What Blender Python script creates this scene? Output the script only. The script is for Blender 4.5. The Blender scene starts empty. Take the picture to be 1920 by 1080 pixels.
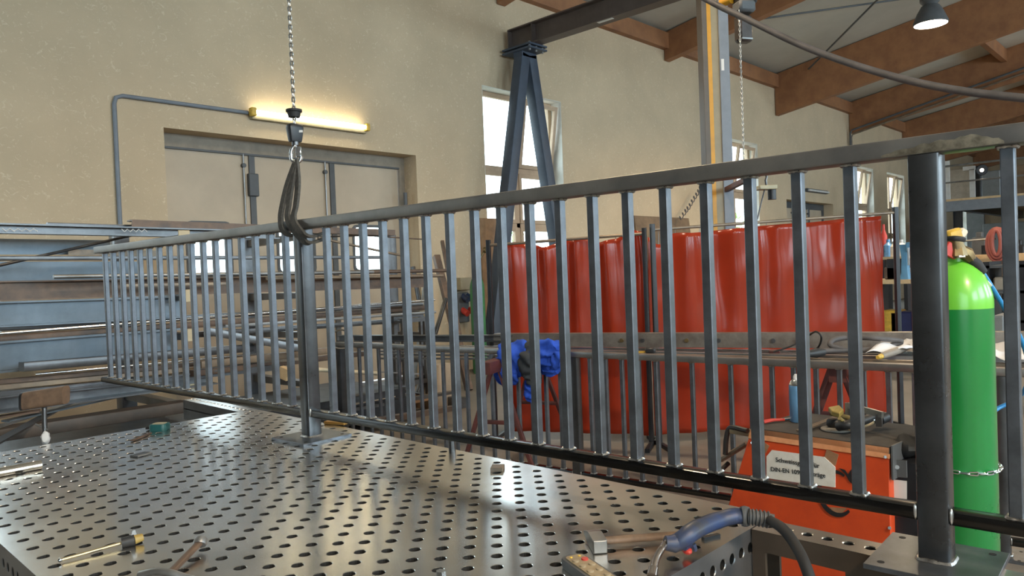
import bpy, bmesh, math, random
from mathutils import Vector, Matrix, noise
random.seed(7)
scn = bpy.context.scene
col = scn.collection
PI = math.pi
V = Vector
# ------------------------------------------------------------------ camera (calibrated on the welding-table hole grid)
F = 1400.386; PITCH = -.020073; ROLL = .03874; YAW = math.pi/4 + .02082; EYE = 1.553
def _cam():
    cp, sp, cr, sr = math.cos(PITCH), math.sin(PITCH), math.cos(ROLL), math.sin(ROLL)
    r0 = V((1, 0, 0)); f = V((0, cp, sp)); u = V((0, -sp, cp))
    r = cr*r0 - sr*u; u2 = sr*r0 + cr*u
    X = V((math.cos(YAW), math.sin(YAW), 0)); Y = V((-math.sin(YAW), math.cos(YAW), 0)); Z = V((0, 0, 1))
    w = lambda v: V((v.dot(X), v.dot(Y), v.dot(Z)))
    return w(r), w(u2), w(f)
CR, CU, CF = _cam()
CC = V((0, 0, EYE))
def ray(x, y): return CR*((x-960)/F) - CU*((y-540)/F) + CF
def atz(x, y, z): d = ray(x, y); return CC + d*((z-EYE)/d.z)
def aty(x, y, Y): d = ray(x, y); return CC + d*(Y/d.y)
def atx(x, y, X): d = ray(x, y); return CC + d*(X/d.x)
def dep(x, y, t): return CC + ray(x, y)*t
# ------------------------------------------------------------------ materials
MATS = {}
def mat(name, c, rough=.5, metal=0., var=.12, scale=6., c2=None, bump=0., spec=.5, rvar=.1, emit=None, estr=0, coat=0., dist=.002, trans=0.):
    m = bpy.data.materials.new(name); m.use_nodes = True
    nt = m.node_tree; N = nt.nodes; L = nt.links; b = N['Principled BSDF']
    c = tuple(c)+(1,) if len(c) == 3 else c
    if c2 is None: c2 = tuple(max(0, v*(1-var*2.2)) for v in c[:3])+(1,)
    else: c2 = tuple(c2)+(1,)
    b.inputs['Roughness'].default_value = rough; b.inputs['Metallic'].default_value = metal
    b.inputs['Specular IOR Level'].default_value = spec
    if coat: b.inputs['Coat Weight'].default_value = coat; b.inputs['Coat Roughness'].default_value = .12
    if trans: b.inputs['Transmission Weight'].default_value = trans
    tc = N.new('ShaderNodeTexCoord')
    nz = N.new('ShaderNodeTexNoise'); nz.inputs['Scale'].default_value = scale; nz.inputs['Detail'].default_value = 6; nz.inputs['Roughness'].default_value = .62
    L.new(tc.outputs['Object'], nz.inputs['Vector'])
    rp = N.new('ShaderNodeValToRGB'); rp.color_ramp.elements[0].position = .35; rp.color_ramp.elements[1].position = .68
    rp.color_ramp.elements[0].color = c2; rp.color_ramp.elements[1].color = c
    L.new(nz.outputs['Fac'], rp.inputs['Fac']); L.new(rp.outputs['Color'], b.inputs['Base Color'])
    if rvar:
        mr = N.new('ShaderNodeMapRange'); mr.inputs['To Min'].default_value = max(.02, rough-rvar); mr.inputs['To Max'].default_value = min(1, rough+rvar)
        L.new(nz.outputs['Fac'], mr.inputs['Value']); L.new(mr.outputs['Result'], b.inputs['Roughness'])
    if bump:
        bp = N.new('ShaderNodeBump'); bp.inputs['Strength'].default_value = bump; bp.inputs['Distance'].default_value = dist
        L.new(nz.outputs['Fac'], bp.inputs['Height']); L.new(bp.outputs['Normal'], b.inputs['Normal'])
    if emit:
        b.inputs['Emission Color'].default_value = tuple(emit)+(1,); b.inputs['Emission Strength'].default_value = estr
    MATS[name] = m
    return m
def nodes(m): return m.node_tree.nodes, m.node_tree.links, m.node_tree.nodes['Principled BSDF']

steel = mat('mill_scale_steel', (.20, .22, .25), .38, .8, c2=(.11, .12, .132), scale=9, bump=.06)
steel_dark = mat('dark_rolled_steel', (.17, .172, .176), .34, .8, c2=(.10, .10, .102), scale=5)
steel_post = mat('dark_post_steel', (.125, .13, .138), .3, .8, c2=(.075, .078, .082), scale=5)
steel_grey = mat('grey_bar_steel', (.33, .34, .35), .38, .7, c2=(.22, .215, .2), scale=6)
steel_brown = mat('rust_brown_steel', (.20, .13, .09), .5, .45, c2=(.10, .075, .062), scale=7)
steel_tan = mat('tan_oiled_steel', (.32, .245, .17), .45, .5, c2=(.18, .145, .115), scale=6)
steel_blue = mat('blue_grey_steel', (.19, .225, .26), .42, .6, c2=(.11, .135, .155), scale=2)
bright = mat('bright_steel', (.75, .75, .74), .22, 1., var=.08, scale=20)
weldm = mat('weld_bead_metal', (.62, .60, .57), .3, .9, var=.25, scale=60, bump=.5)
chrome = mat('chrome_metal', (.8, .82, .84), .16, 1., var=.05)
blackp = mat('black_plastic', (.025, .026, .028), .5, var=.2, scale=20)
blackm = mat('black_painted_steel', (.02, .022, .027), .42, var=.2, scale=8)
rubber = mat('black_rubber', (.02, .02, .021), .7, var=.2)
hosem = mat('grey_hose_rubber', (.11, .1, .1), .6, var=.2)
webbing = mat('dark_webbing', (.045, .043, .04), .9, c2=(.085, .08, .07), scale=60, bump=.6)
plaster = mat('plaster_wall_paint', (.61, .48, .325), .9, c2=(.53, .42, .285), scale=1.1, bump=.1, spec=.2)
darkwall = mat('bare_grey_wall', (.07, .068, .066), .8)
wood = mat('wood', (.42, .25, .13), .6, c2=(.28, .16, .08), scale=7)
woodlight = mat('pale_wood', (.62, .46, .27), .6, c2=(.5, .34, .18), scale=7)
glulam = mat('glulam_beam_wood', (.36, .165, .07), .6, c2=(.25, .11, .05), scale=3)
ceilm = mat('ceiling_board_paint', (.50, .47, .40), .9, c2=(.43, .40, .34), scale=.8, spec=.2)
red_lacq = mat('red_lead_paint', (.13, .034, .027), .55, c2=(.06, .02, .018), scale=9)
orange = mat('welder_orange_paint', (.72, .085, .018), .42, c2=(.60, .068, .018), scale=9)
orange_l = mat('welder_lip_orange_paint', (.85, .40, .20), .5, c2=(.68, .28, .12), scale=14)
greytop = mat('worn_grey_mat', (.062, .053, .045), .8, c2=(.035, .031, .028), scale=20)
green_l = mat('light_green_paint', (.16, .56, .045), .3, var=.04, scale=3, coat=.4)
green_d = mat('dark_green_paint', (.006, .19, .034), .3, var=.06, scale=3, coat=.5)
green_old = mat('faded_green_paint', (.05, .22, .08), .45, var=.15)
brass = mat('brass', (.26, .18, .075), .4, .7, c2=(.13, .09, .045), scale=30, bump=.2)
yellowp = mat('yellow_plastic', (.75, .48, .07), .45, var=.15, scale=20)
yellow_paint = mat('amber_yellow_paint', (.62, .30, .015), .45, var=.1)
clearp = mat('clear_plastic_cap', (.75, .66, .52), .25, var=.1)
bluep = mat('blue_plastic', (.022, .05, .15), .45, c2=(.045, .048, .058), scale=14)
bluehose = mat('blue_hose', (.03, .25, .55), .4, var=.05)
bluetool = mat('light_blue_paint', (.12, .32, .52), .45, var=.1)
bluecloth = mat('blue_work_cloth', (.035, .105, .56), .9, c2=(.022, .07, .42), scale=14, bump=.4, spec=.2)
greycloth = mat('dark_grey_cloth', (.055, .062, .07), .9, var=.15, scale=20, bump=.4, spec=.2)
white = mat('white_paper', (.82, .82, .84), .8, var=.05)
whitep = mat('white_paint', (.72, .72, .70), .5, var=.06)
paper = mat('sign_paper', (.80, .79, .74), .75, c2=(.70, .68, .62), scale=25)
ink = mat('black_ink', (.012, .012, .014), .7, var=.05)
tapem = mat('brown_tape_residue', (.36, .20, .11), .7, c2=(.27, .14, .07), scale=18)
chainm = mat('galvanised_chain', (.50, .49, .46), .38, .9, var=.15, scale=30)
copper = mat('copper_nozzle', (.66, .56, .5), .22, 1., var=.1)
frame_w = mat('window_frame_wood', (.55, .40, .27), .55, c2=(.46, .33, .22), scale=5)
reveal = mat('white_reveal_paint', (.72, .72, .66), .8, var=.06)
gate_m = mat('beige_gate_paint', (.55, .45, .33), .6, c2=(.46, .375, .275), scale=1.6)
grey_d = mat('dark_grey_paint', (.10, .105, .11), .55, var=.12)
grey_blue = mat('blue_grey_paint', (.20, .225, .26), .5, var=.08)
beige_p = mat('beige_paint', (.30, .255, .16), .5, var=.08)
crane_m = mat('dark_brown_crane_paint', (.10, .075, .065), .5, var=.12)
aframe_m = mat('blue_black_crane_paint', (.055, .075, .11), .5, var=.12)
board = mat('brown_board', (.25, .17, .1), .6, c2=(.15, .095, .055), scale=4)
osb = mat('beige_board', (.5, .43, .34), .7, var=.1)
cupb = mat('grey_cabinet_paint', (.22, .235, .24), .5, var=.08)
redp = mat('red_plastic', (.55, .05, .035), .4, var=.1)
fluo = mat('fluorescent_tube_glass', (.9, .88, .75), .3, var=0, emit=(1, .89, .60), estr=20.0)
lampdisc = mat('lamp_glass', (.9, .85, .8), .3, var=0, emit=(1, .80, .62), estr=22)
spotglass = mat('small_lamp_glass', (.9, .85, .8), .3, var=0, emit=(1, .82, .62), estr=10)
leaf = mat('leaf_green', (.42, .55, .22), .6, c2=(.28, .42, .14), scale=1.5)
canm = mat('spray_can_blue', (.16, .36, .62), .3, .2, var=.12, scale=10)

# glass pane: mostly clear
glass = bpy.data.materials.new('window_glass'); glass.use_nodes = True
_N, _L = glass.node_tree.nodes, glass.node_tree.links; _N.clear()
_o = _N.new('ShaderNodeOutputMaterial'); _t = _N.new('ShaderNodeBsdfTransparent'); _g = _N.new('ShaderNodeBsdfGlossy'); _m = _N.new('ShaderNodeMixShader')
_t.inputs[0].default_value = (.93, .97, .97, 1); _g.inputs['Roughness'].default_value = .02; _m.inputs[0].default_value = .06
_L.new(_t.outputs[0], _m.inputs[1]); _L.new(_g.outputs[0], _m.inputs[2]); _L.new(_m.outputs[0], _o.inputs[0])

# plaster: fine pale trowel flecks, slightly darker blotches
_N, _L, _b = nodes(plaster)
_tc = _N.new('ShaderNodeTexCoord'); _n2 = _N.new('ShaderNodeTexNoise'); _n2.inputs['Scale'].default_value = 13; _n2.inputs['Detail'].default_value = 5; _n2.inputs['Roughness'].default_value = .7; _n2.inputs['Distortion'].default_value = 1.8
_mp = _N.new('ShaderNodeMapping'); _mp.inputs['Rotation'].default_value = (0, .6, 0); _mp.inputs['Scale'].default_value = (1, 1, 1.1)
_L.new(_tc.outputs['Object'], _mp.inputs['Vector']); _L.new(_mp.outputs['Vector'], _n2.inputs['Vector'])
_r2 = _N.new('ShaderNodeValToRGB'); _r2.color_ramp.elements[0].position = .57; _r2.color_ramp.elements[1].position = .68; _r2.color_ramp.elements[0].color = (0, 0, 0, 1); _r2.color_ramp.elements[1].color = (.62, .62, .62, 1)
_L.new(_n2.outputs['Fac'], _r2.inputs['Fac'])
_mx = _N.new('ShaderNodeMix'); _mx.data_type = 'RGBA'; _mx.inputs[7].default_value = (.76, .66, .49, 1)
_old = _b.inputs['Base Color'].links[0].from_socket
_L.new(_r2.outputs['Color'], _mx.inputs[0]); _L.new(_old, _mx.inputs[6]); _L.new(_mx.outputs[2], _b.inputs['Base Color'])

# welding table plate: ground steel, engraved 100 mm grid, oily stains
tablem = mat('ground_table_steel', (.84, .81, .77), .22, 1., c2=(.62, .595, .56), scale=2.3, rvar=.07)
_N, _L, _b = nodes(tablem)
_tc = _N.new('ShaderNodeTexCoord'); _sx = _N.new('ShaderNodeSeparateXYZ'); _L.new(_tc.outputs['Object'], _sx.inputs[0])
def _grid(out):
    a = _N.new('ShaderNodeMath'); a.operation = 'MULTIPLY'; a.inputs[1].default_value = 10; _L.new(out, a.inputs[0])
    f = _N.new('ShaderNodeMath'); f.operation = 'FRACT'; _L.new(a.outputs[0], f.inputs[0])
    s = _N.new('ShaderNodeMath'); s.operation = 'SUBTRACT'; s.inputs[1].default_value = .5; _L.new(f.outputs[0], s.inputs[0])
    b = _N.new('ShaderNodeMath'); b.operation = 'ABSOLUTE'; _L.new(s.outputs[0], b.inputs[0])
    l = _N.new('ShaderNodeMath'); l.operation = 'LESS_THAN'; l.inputs[1].default_value = .012; _L.new(b.outputs[0], l.inputs[0])
    return l.outputs[0]
_mm = _N.new('ShaderNodeMath'); _mm.operation = 'MAXIMUM'; _L.new(_grid(_sx.outputs[0]), _mm.inputs[0]); _L.new(_grid(_sx.outputs[1]), _mm.inputs[1])
_fc = _N.new('ShaderNodeMath'); _fc.operation = 'MULTIPLY'; _fc.inputs[1].default_value = .45; _L.new(_mm.outputs[0], _fc.inputs[0])
_mx = _N.new('ShaderNodeMix'); _mx.data_type = 'RGBA'; _mx.inputs[7].default_value = (.62, .6, .57, 1)
_old = _b.inputs['Base Color'].links[0].from_socket
_L.new(_fc.outputs[0], _mx.inputs[0]); _L.new(_old, _mx.inputs[6]); _L.new(_mx.outputs[2], _b.inputs['Base Color'])
# floor: stained concrete
floorm = mat('concrete_floor', (.24, .21, .175), .55, c2=(.13, .113, .095), scale=.9, bump=.1)
# red PVC welding curtain: glossy, translucent
curt = mat('red_curtain_pvc', (.44, .052, .019), .22, var=.10, scale=1.2, spec=.5, rvar=.05)
_N, _L, _b = nodes(curt)
_o = [n for n in _N if n.type == 'OUTPUT_MATERIAL'][0]
_tl = _N.new('ShaderNodeBsdfTranslucent'); _tl.inputs[0].default_value = (.74, .065, .016, 1); _mx = _N.new('ShaderNodeMixShader'); _mx.inputs[0].default_value = .32
_L.new(_b.outputs[0], _mx.inputs[1]); _L.new(_tl.outputs[0], _mx.inputs[2]); _L.new(_mx.outputs[0], _o.inputs[0])

# ------------------------------------------------------------------ mesh helpers
class MB:
    def __init__(s): s.b = bmesh.new()
    def box(s, c, d, rot=None, taper=1.0):
        x, y, z = d[0]/2, d[1]/2, d[2]/2; c = V(c); vs = []
        for k in (-1, 1):
            t = taper if k > 0 else 1
            for i, j in ((-1, -1), (1, -1), (1, 1), (-1, 1)):
                p = V((i*x*t, j*y*t, k*z)); p = (rot @ p) if rot is not None else p
                vs.append(s.b.verts.new(c+p))
        for f in ((3, 2, 1, 0), (4, 5, 6, 7), (0, 1, 5, 4), (1, 2, 6, 5), (2, 3, 7, 6), (3, 0, 4, 7)): s.b.faces.new([vs[i] for i in f])
        return s
    def bx(s, a, b):
        a, b = V(a), V(b); return s.box((a+b)/2, (abs(b.x-a.x), abs(b.y-a.y), abs(b.z-a.z)))
    def loft(s, rings, caps=True, closed=True):
        R = [[s.b.verts.new(p) for p in r] for r in rings]
        n = len(R[0])
        for a, b in zip(R, R[1:]):
            for i in range(n if closed else n-1):
                j = (i+1) % n
                s.b.faces.new((a[i], a[j], b[j], b[i]))
        if caps and closed:
            s.b.faces.new(R[0][::-1]); s.b.faces.new(R[-1])
        return s
    def prof(s, poly, p0, p1, up=(0, 0, 1), caps=True):
        # sweep a 2D profile (side, up) from p0 to p1
        p0, p1 = V(p0), V(p1); t = (p1-p0).normalized(); u = V(up)
        sd = t.cross(u)
        if sd.length < 1e-4: u = V((0, 1, 0)); sd = t.cross(u)
        sd.normalize(); u = sd.cross(t).normalized()
        return s.loft([[p0+sd*a+u*b for a, b in poly], [p1+sd*a+u*b for a, b in poly]], caps)
    def cyl(s, p0, p1, r, r1=None, n=16):
        r1 = r if r1 is None else r1
        p0, p1 = V(p0), V(p1); t = (p1-p0).normalized(); u = t.orthogonal().normalized(); w = t.cross(u)
        return s.loft([[p+(u*math.cos(2*PI*k/n)+w*math.sin(2*PI*k/n))*q for k in range(n)] for p, q in ((p0, r), (p1, r1))])
    def tube(s, pts, r, n=10, flat=1.0, up=None):
        pts = [V(p) for p in pts]; rings = []
        u = None
        for i, p in enumerate(pts):
            t = (pts[min(i+1, len(pts)-1)]-pts[max(i-1, 0)]).normalized()
            if u is None: u = (t.cross(V(up)).normalized() if up else t.orthogonal().normalized())
            else:
                u = u - t*u.dot(t); u.normalize()
            w = t.cross(u); q = r[i] if isinstance(r, (list, tuple)) else r
            rings.append([p+u*math.cos(2*PI*k/n)*q+w*math.sin(2*PI*k/n)*q*flat for k in range(n)])
        return s.loft(rings)
    def lathe(s, prof, c=(0, 0, 0), n=28, axis=None):
        c = V(c); M = V((0, 0, 1)).rotation_difference(V(axis)).to_matrix() if axis is not None else Matrix.Identity(3)
        rings = [[c+M@V((max(r, 1e-4)*math.cos(2*PI*k/n), max(r, 1e-4)*math.sin(2*PI*k/n), z)) for k in range(n)] for r, z in prof]
        return s.loft(rings)
    def grid(s, fn, nu, nv):
        P = [[s.b.verts.new(fn(i/nu, j/nv)) for j in range(nv+1)] for i in range(nu+1)]
        for i in range(nu):
            for j in range(nv): s.b.faces.new((P[i][j], P[i+1][j], P[i+1][j+1], P[i][j+1]))
        return s
    def poly(s, pts, t):
        # flat outline (list of 3D points) thickened by vector t
        t = V(t); a = [V(p) for p in pts]; return s.loft([a, [p+t for p in a]])
    def sph(s, c, r, n=12, sc=(1, 1, 1), rot=None):
        R = rot if rot is not None else Matrix.Identity(3)
        bmesh.ops.create_uvsphere(s.b, u_segments=n, v_segments=max(6, n//2+2), radius=r, matrix=Matrix.Translation(V(c)) @ R.to_4x4() @ Matrix.Diagonal((sc[0], sc[1], sc[2], 1)))
        return s
    def mesh(s, name, m, smooth=None, bev=0):
        bmesh.ops.recalc_face_normals(s.b, faces=s.b.faces)
        if bev:
            es = [e for e in s.b.edges if len(e.link_faces) == 2 and e.calc_face_angle(0) > .6]
            bmesh.ops.bevel(s.b, geom=es, offset=bev, segments=1, affect='EDGES', clamp_overlap=True)
        me = bpy.data.meshes.new(name); s.b.to_mesh(me); s.b.free()
        if smooth is not None:
            me.shade_smooth()
            try: me.set_sharp_from_angle(angle=smooth)
            except Exception: pass
        me.materials.append(m)
        return me
def tag(o, label=None, cat=None, group=None, kind=None):
    if label: o['label'] = label
    if cat: o['category'] = cat
    if group: o['group'] = group
    if kind: o['kind'] = kind
    return o
def thing(name, label, cat, loc=(0, 0, 0), rz=0, group=None):
    o = bpy.data.objects.new(name, None); col.objects.link(o); o.empty_display_size = .1
    o.location = loc; o.rotation_euler = (0, 0, rz)
    return tag(o, label, cat, group)
SM = math.radians(40)
def part(name, mb, m, parent=None, label=None, smooth=SM, bev=0, world=True):
    # mb holds world coordinates when world is True: they are brought into the frame of the parent thing
    me = mb.mesh(name, m, smooth, bev)
    o = bpy.data.objects.new(name, me); col.objects.link(o)
    if parent is not None:
        o.parent = parent
        if world:
            M = xf(parent).inverted(); me.transform(M)
    if label: o['label'] = label
    return o
def xf(o):
    M = Matrix.LocRotScale(o.location, o.rotation_euler, None)
    return (xf(o.parent) @ M) if o.parent else M
def recentre(o):
    me = o.data; xs = [v.co for v in me.vertices]
    lo = V((min(v.x for v in xs), min(v.y for v in xs), min(v.z for v in xs))); hi = V((max(v.x for v in xs), max(v.y for v in xs), max(v.z for v in xs)))
    c = V(((lo.x+hi.x)/2, (lo.y+hi.y)/2, lo.z)); me.transform(Matrix.Translation(-c)); o.location = c
    return o
def solo(name, mb, m, label, cat, group=None, kind=None, smooth=SM, bev=0):
    return tag(recentre(part(name, mb, m, None, None, smooth, bev)), label, cat, group, kind)
def struct(name, mb, m, parent=None, smooth=None, bev=0):
    o = part(name, mb, m, parent, None, smooth, bev)
    if parent is None: o['kind'] = 'structure'
    return o
def dup(root, loc, rz=None, label=None, group=None):
    r = root.copy(); col.objects.link(r); r.location = loc
    if rz is not None: r.rotation_euler = (0, 0, rz)
    if label: r['label'] = label
    if group: r['group'] = group
    for ch in list(root.children):
        c = ch.copy(); col.objects.link(c); c.parent = r
        for g in list(ch.children):
            d = g.copy(); col.objects.link(d); d.parent = c
    return r
def inst(name, me, parent, loc=(0, 0, 0), rot=(0, 0, 0), label=None):
    o = bpy.data.objects.new(name, me); col.objects.link(o); o.parent = parent; o.location = loc; o.rotation_euler = rot
    if label: o['label'] = label
    return o
def rrect(w, h, r=.004, n=3):
    out = []
    for cx, cy, a0 in ((w/2-r, h/2-r, 0), (-w/2+r, h/2-r, 90), (-w/2+r, -h/2+r, 180), (w/2-r, -h/2+r, 270)):
        for k in range(n):
            a = math.radians(a0+90*k/(n-1)); out.append((cx+r*math.cos(a), cy+r*math.sin(a)))
    return out
def ibeam(w, h, tf, tw):
    a, b = w/2, h/2; c = tw/2
    return [(-a, -b), (a, -b), (a, -b+tf), (c, -b+tf), (c, b-tf), (a, b-tf), (a, b), (-a, b), (-a, b-tf), (-c, b-tf), (-c, -b+tf), (-a, -b+tf)]
def chan(w, h, t, side=1):
    a, b = w/2, h/2
    return [(-a*side, -b), (a*side, -b), (a*side, -b+t), (-a*side+t*side, -b+t), (-a*side+t*side, b-t), (a*side, b-t), (a*side, b), (-a*side, b)]
def angle_p(w, h, t): return [(-w/2, -h/2), (w/2, -h/2), (w/2, -h/2+t), (-w/2+t, -h/2+t), (-w/2+t, h/2), (-w/2, h/2)]
def rect(w, h): return [(-w/2, -h/2), (w/2, -h/2), (w/2, h/2), (-w/2, h/2)]
def rotz(a): return Matrix.Rotation(a, 3, 'Z')
def catmull(P, n=8):
    P = [V(p) for p in P]; P = [P[0]*2-P[1]]+P+[P[-1]*2-P[-2]]; out = []
    for i in range(1, len(P)-2):
        for k in range(n):
            t = k/n; a, b, c, d = P[i-1], P[i], P[i+1], P[i+2]
            out.append(.5*((2*b)+(c-a)*t+(2*a-5*b+4*c-d)*t*t+(3*b-a-3*c+d)*t**3))
    out.append(P[-2]); return out
def chain_mb(pts, L, W, r, n=6, ns=10):
    # link chain along a polyline: alternate links turned by 90 degrees
    pts = [V(p) for p in pts]; mb = MB(); pitch = L-2*r*1.15
    segs = [(b-a).length for a, b in zip(pts, pts[1:])]; tot = sum(segs); cnt = int(tot/pitch); s = 0
    def at(d):
        for a, b, l in zip(pts, pts[1:], segs):
            if d <= l: return a+(b-a)*(d/l), (b-a).normalized()
            d -= l
        return pts[-1], (pts[-1]-pts[-2]).normalized()
    for i in range(cnt):
        c, t = at((i+.5)*pitch); u = t.orthogonal().normalized()
        u = V((.6, -.8, 0)); u = (u-t*u.dot(t)).normalized(); w = t.cross(u)
        side = u if i % 2 else w; h = (L-W)/2; rw = W/2-r; path = []
        for k in range(ns):
            a = 2*PI*k/ns; path.append(c+side*rw*math.cos(a)+t*(rw*math.sin(a)+(h if math.sin(a) >= 0 else -h)))
        nrm = side.cross(t); rings = []
        for k in range(ns):
            p = path[k]; tt = (path[(k+1) % ns]-path[k-1]).normalized(); o = tt.cross(nrm)
            rings.append([p+(o*math.cos(2*PI*q/n)+nrm*math.sin(2*PI*q/n))*r for q in range(n)])
        rings.append(rings[0]); mb.loft(rings, caps=False)
    bmesh.ops.remove_doubles(mb.b, verts=mb.b.verts, dist=1e-6)
    return mb
# ================================================================== THE HALL
X0, X1, Y0, Y1 = -3.0, 46.0, -9.0, 9.0
EAVE, SLOPE = 6.72, .168
def roof_z(y): return EAVE + SLOPE*(Y1-abs(y))
def wall_mb(axis, u0, u1, z0, z1, w0, w1, holes):
    # a wall as solid piers, sills and lintels around its openings
    mb = MB(); us = sorted({u0, u1} | {h[0] for h in holes} | {h[1] for h in holes})
    for a, b in zip(us, us[1:]):
        hs = sorted([h for h in holes if h[0] <= a+1e-6 and h[1] >= b-1e-6], key=lambda h: h[2]); z = z0
        for h in hs+[(0, 0, z1, z1)]:
            if h[2] > z+1e-4:
                if axis == 'x': mb.bx((a, w0, z), (b, w1, h[2]))
                else: mb.bx((w0, a, z), (w1, b, h[2]))
            z = h[3]
    return mb
WT, WS = 4.73, .95
wins = [(.0, 1.88), (8.84, 10.9), (17.0, 19.03), (26.0, 28.04), (29.5, 31.55), (39.0, 41.0)]
GATE = (3.58, 7.36, 0, 3.42); GATE2 = (20.75, 24.22, 0, 3.34)
struct('wall_back', wall_mb('x', X0-.3, X1, 0, EAVE, Y1, Y1+.42, [(a, b, WS, WT) for a, b in wins]+[GATE, GATE2]), plaster)
struct('floor', MB().bx((X0-.3, Y0-.4, -.2), (X1+.3, Y1+.42, 0)), floorm)
struct('ceiling', MB().prof([(-.1, 0), (.1, 0)], (0, 0, 0), (0, .01, 0)) if False else MB().loft([[(x, Y1+.42, roof_z(Y1)), (x, 0, roof_z(0)), (x, Y0-.4, roof_z(Y0)), (x, Y0-.4, roof_z(Y0)+.2), (x, 0, roof_z(0)+.2), (x, Y1+.42, roof_z(Y1)+.2)] for x in (X0-.3, X1+.3)]), ceilm)
added_lwin = [(-6, -1.5, 1.0, 4.6), (8.0, 8.85, .9, 5.2)]  # unseen openings, added to throw bluish light along the back wall
struct('wall_left', wall_mb('y', Y0, Y1, 0, 8.3, X0-.3, X0, added_lwin), darkwall)
fwin = [(-2, 1.6, 2.5, 5.6), (3, 7.0, 2.5, 5.6), (9.5, 13, 2.5, 5.6), (17, 21, 2.5, 5.6), (26, 30, 2.5, 5.6)]
struct('wall_front', wall_mb('x', X0-.3, X1, 0, EAVE, Y0-.4, Y0, fwin), plaster)
struct('wall_right', MB().bx((X1, Y0, 0), (X1+.3, Y1, 8.3)), plaster)
# gable infill behind the sloping roof is closed by the side walls; glulam rafters and the eave plate
for i, (x, zb) in enumerate(((-1.0, 6.17), (4.1, 6.17), (9.36, 6.17), (14.65, 6.14), (20.27, 5.63), (25.9, 5.74), (31.5, 5.72), (37.1, 5.72), (42.6, 5.72))):
    d = EAVE-zb+.03; w = .1
    mb = MB().loft([[(x+s*w, y, zb+SLOPE*(Y1-y)) for s in (-1, 1)]+[(x+s*w, y, zb+SLOPE*(Y1-y)+d) for s in (1, -1)] for y in (Y1-.02, 0)])
    mb.loft([[(x+s*w, -y, zb+SLOPE*(Y1-y)) for s in (-1, 1)]+[(x+s*w, -y, zb+SLOPE*(Y1-y)+d) for s in (1, -1)] for y in (0, Y1-.02)])
    struct('ceiling_beam', mb, glulam)
struct('trim_1', MB().bx((X0, Y1-.14, 6.38), (X1, Y1, 6.73)), glulam)
struct('trim_2', MB().bx((X0, Y0, 6.38), (X1, Y0+.14, 6.73)), glulam)
for j, y in enumerate((4.6,)):
    struct('ceiling_purlin', MB().bx((20.3, y-.07, roof_z(y)-.34), (X1, y+.07, roof_z(y)+.01)), glulam)
# thin wind-bracing rods under the roof
def rod(p, q, r, name, m, label, cat): return solo(name, MB().tube([p, q], r, 8), m, label, cat)
rod((14.8, 8.2, roof_z(8.2)-.12), (20.1, 3.2, roof_z(3.2)-.12), .022, 'bracing_rod', grey_d, 'thin dark bracing rod running up the ceiling towards the lamp', 'rod')
rod((20.1, 8.0, roof_z(8)-.2), (14.8, 3.0, roof_z(3)-.2), .022, 'bracing_rod', grey_d, 'thin dark bracing rod crossing the ceiling behind the hanging hoist', 'rod')

# windows -----------------------------------------------------------------
def rframe(mb, x0, x1, z0, z1, y0, y1, w):
    mb.bx((x0, y0, z0), (x0+w, y1, z1)); mb.bx((x1-w, y0, z0), (x1, y1, z1)); mb.bx((x0+w, y0, z0), (x1-w, y1, z0+w)); mb.bx((x0+w, y0, z1-w), (x1-w, y1, z1)); return mb
def make_window(n, a, b, tilt=True):
    y0, y1 = Y1+.24, Y1+.31; e = .012
    mb = rframe(MB(), a+e, b-e, WS+e, WT-e, y0, y1, .085)
    c = (a+b)/2
    mb.bx((a+.08, y0, 3.33), (b-.08, y1, 3.44)); mb.bx((a+.08, y0, 2.36), (b-.08, y1, 2.45)); mb.bx((c-.05, y0, WS+.05), (c+.05, y1, WT-.05))
    w = struct('window_%d' % n, mb, frame_w, bev=.006)
    gl = MB().bx((a+.08, y0+.03, WS+.08), (b-.08, y0+.036, 3.36)); gl.bx((a+.08, y0+.03, 3.42), (c-.03, y0+.036, WT-.08))
    part('window_pane', gl, glass, w, smooth=None)
    for k, (p, q, r, s) in enumerate(((a+.08, c-.04, WS+.08, 2.37), (c+.04, b-.08, WS+.08, 2.37), (a+.08, c-.04, 2.44, 3.34), (c+.04, b-.08, 2.44, 3.34))):
        part('casement_sash', rframe(MB(), p, q, r, s, y0-.02, y0+.05, .07), frame_w, w, bev=.005, smooth=None)
    # the upper right light is tipped inwards
    ang = math.radians(9 if tilt else 0); M = Matrix.Translation((0, y0, 3.44)) @ Matrix.Rotation(ang, 4, 'X') @ Matrix.Translation((0, -y0, -3.44))
    mb = rframe(MB(), c+.04, b-.06, 3.44, WT-.09, y0-.03, y0+.04, .075); mb.b.transform(M)
    s = part('tilted_sash', mb, frame_w, w, bev=.005, smooth=None)
    mb = MB().bx((c+.1, y0, 3.5), (b-.12, y0+.006, WT-.15)); mb.b.transform(M); part('window_pane', mb, glass, s, smooth=None)
    # painted reveal lining and sill
    mb = MB().bx((a-.001, Y1+.002, WS), (a+.01, y0, WT)); mb.bx((b-.01, Y1+.002, WS), (b+.001, y0, WT)); mb.bx((a, Y1+.002, WT-.01), (b, y0, WT+.001))
    part('reveal_lining', mb, reveal, w, smooth=None)
    part('window_sill', MB().bx((a, Y1-.06, WS-.03), (b, y0, WS+.012)), reveal, w, smooth=None, bev=.004)
    return w
for k, (a, b) in enumerate(wins): make_window(k+1, a, b)
n = 7
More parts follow.
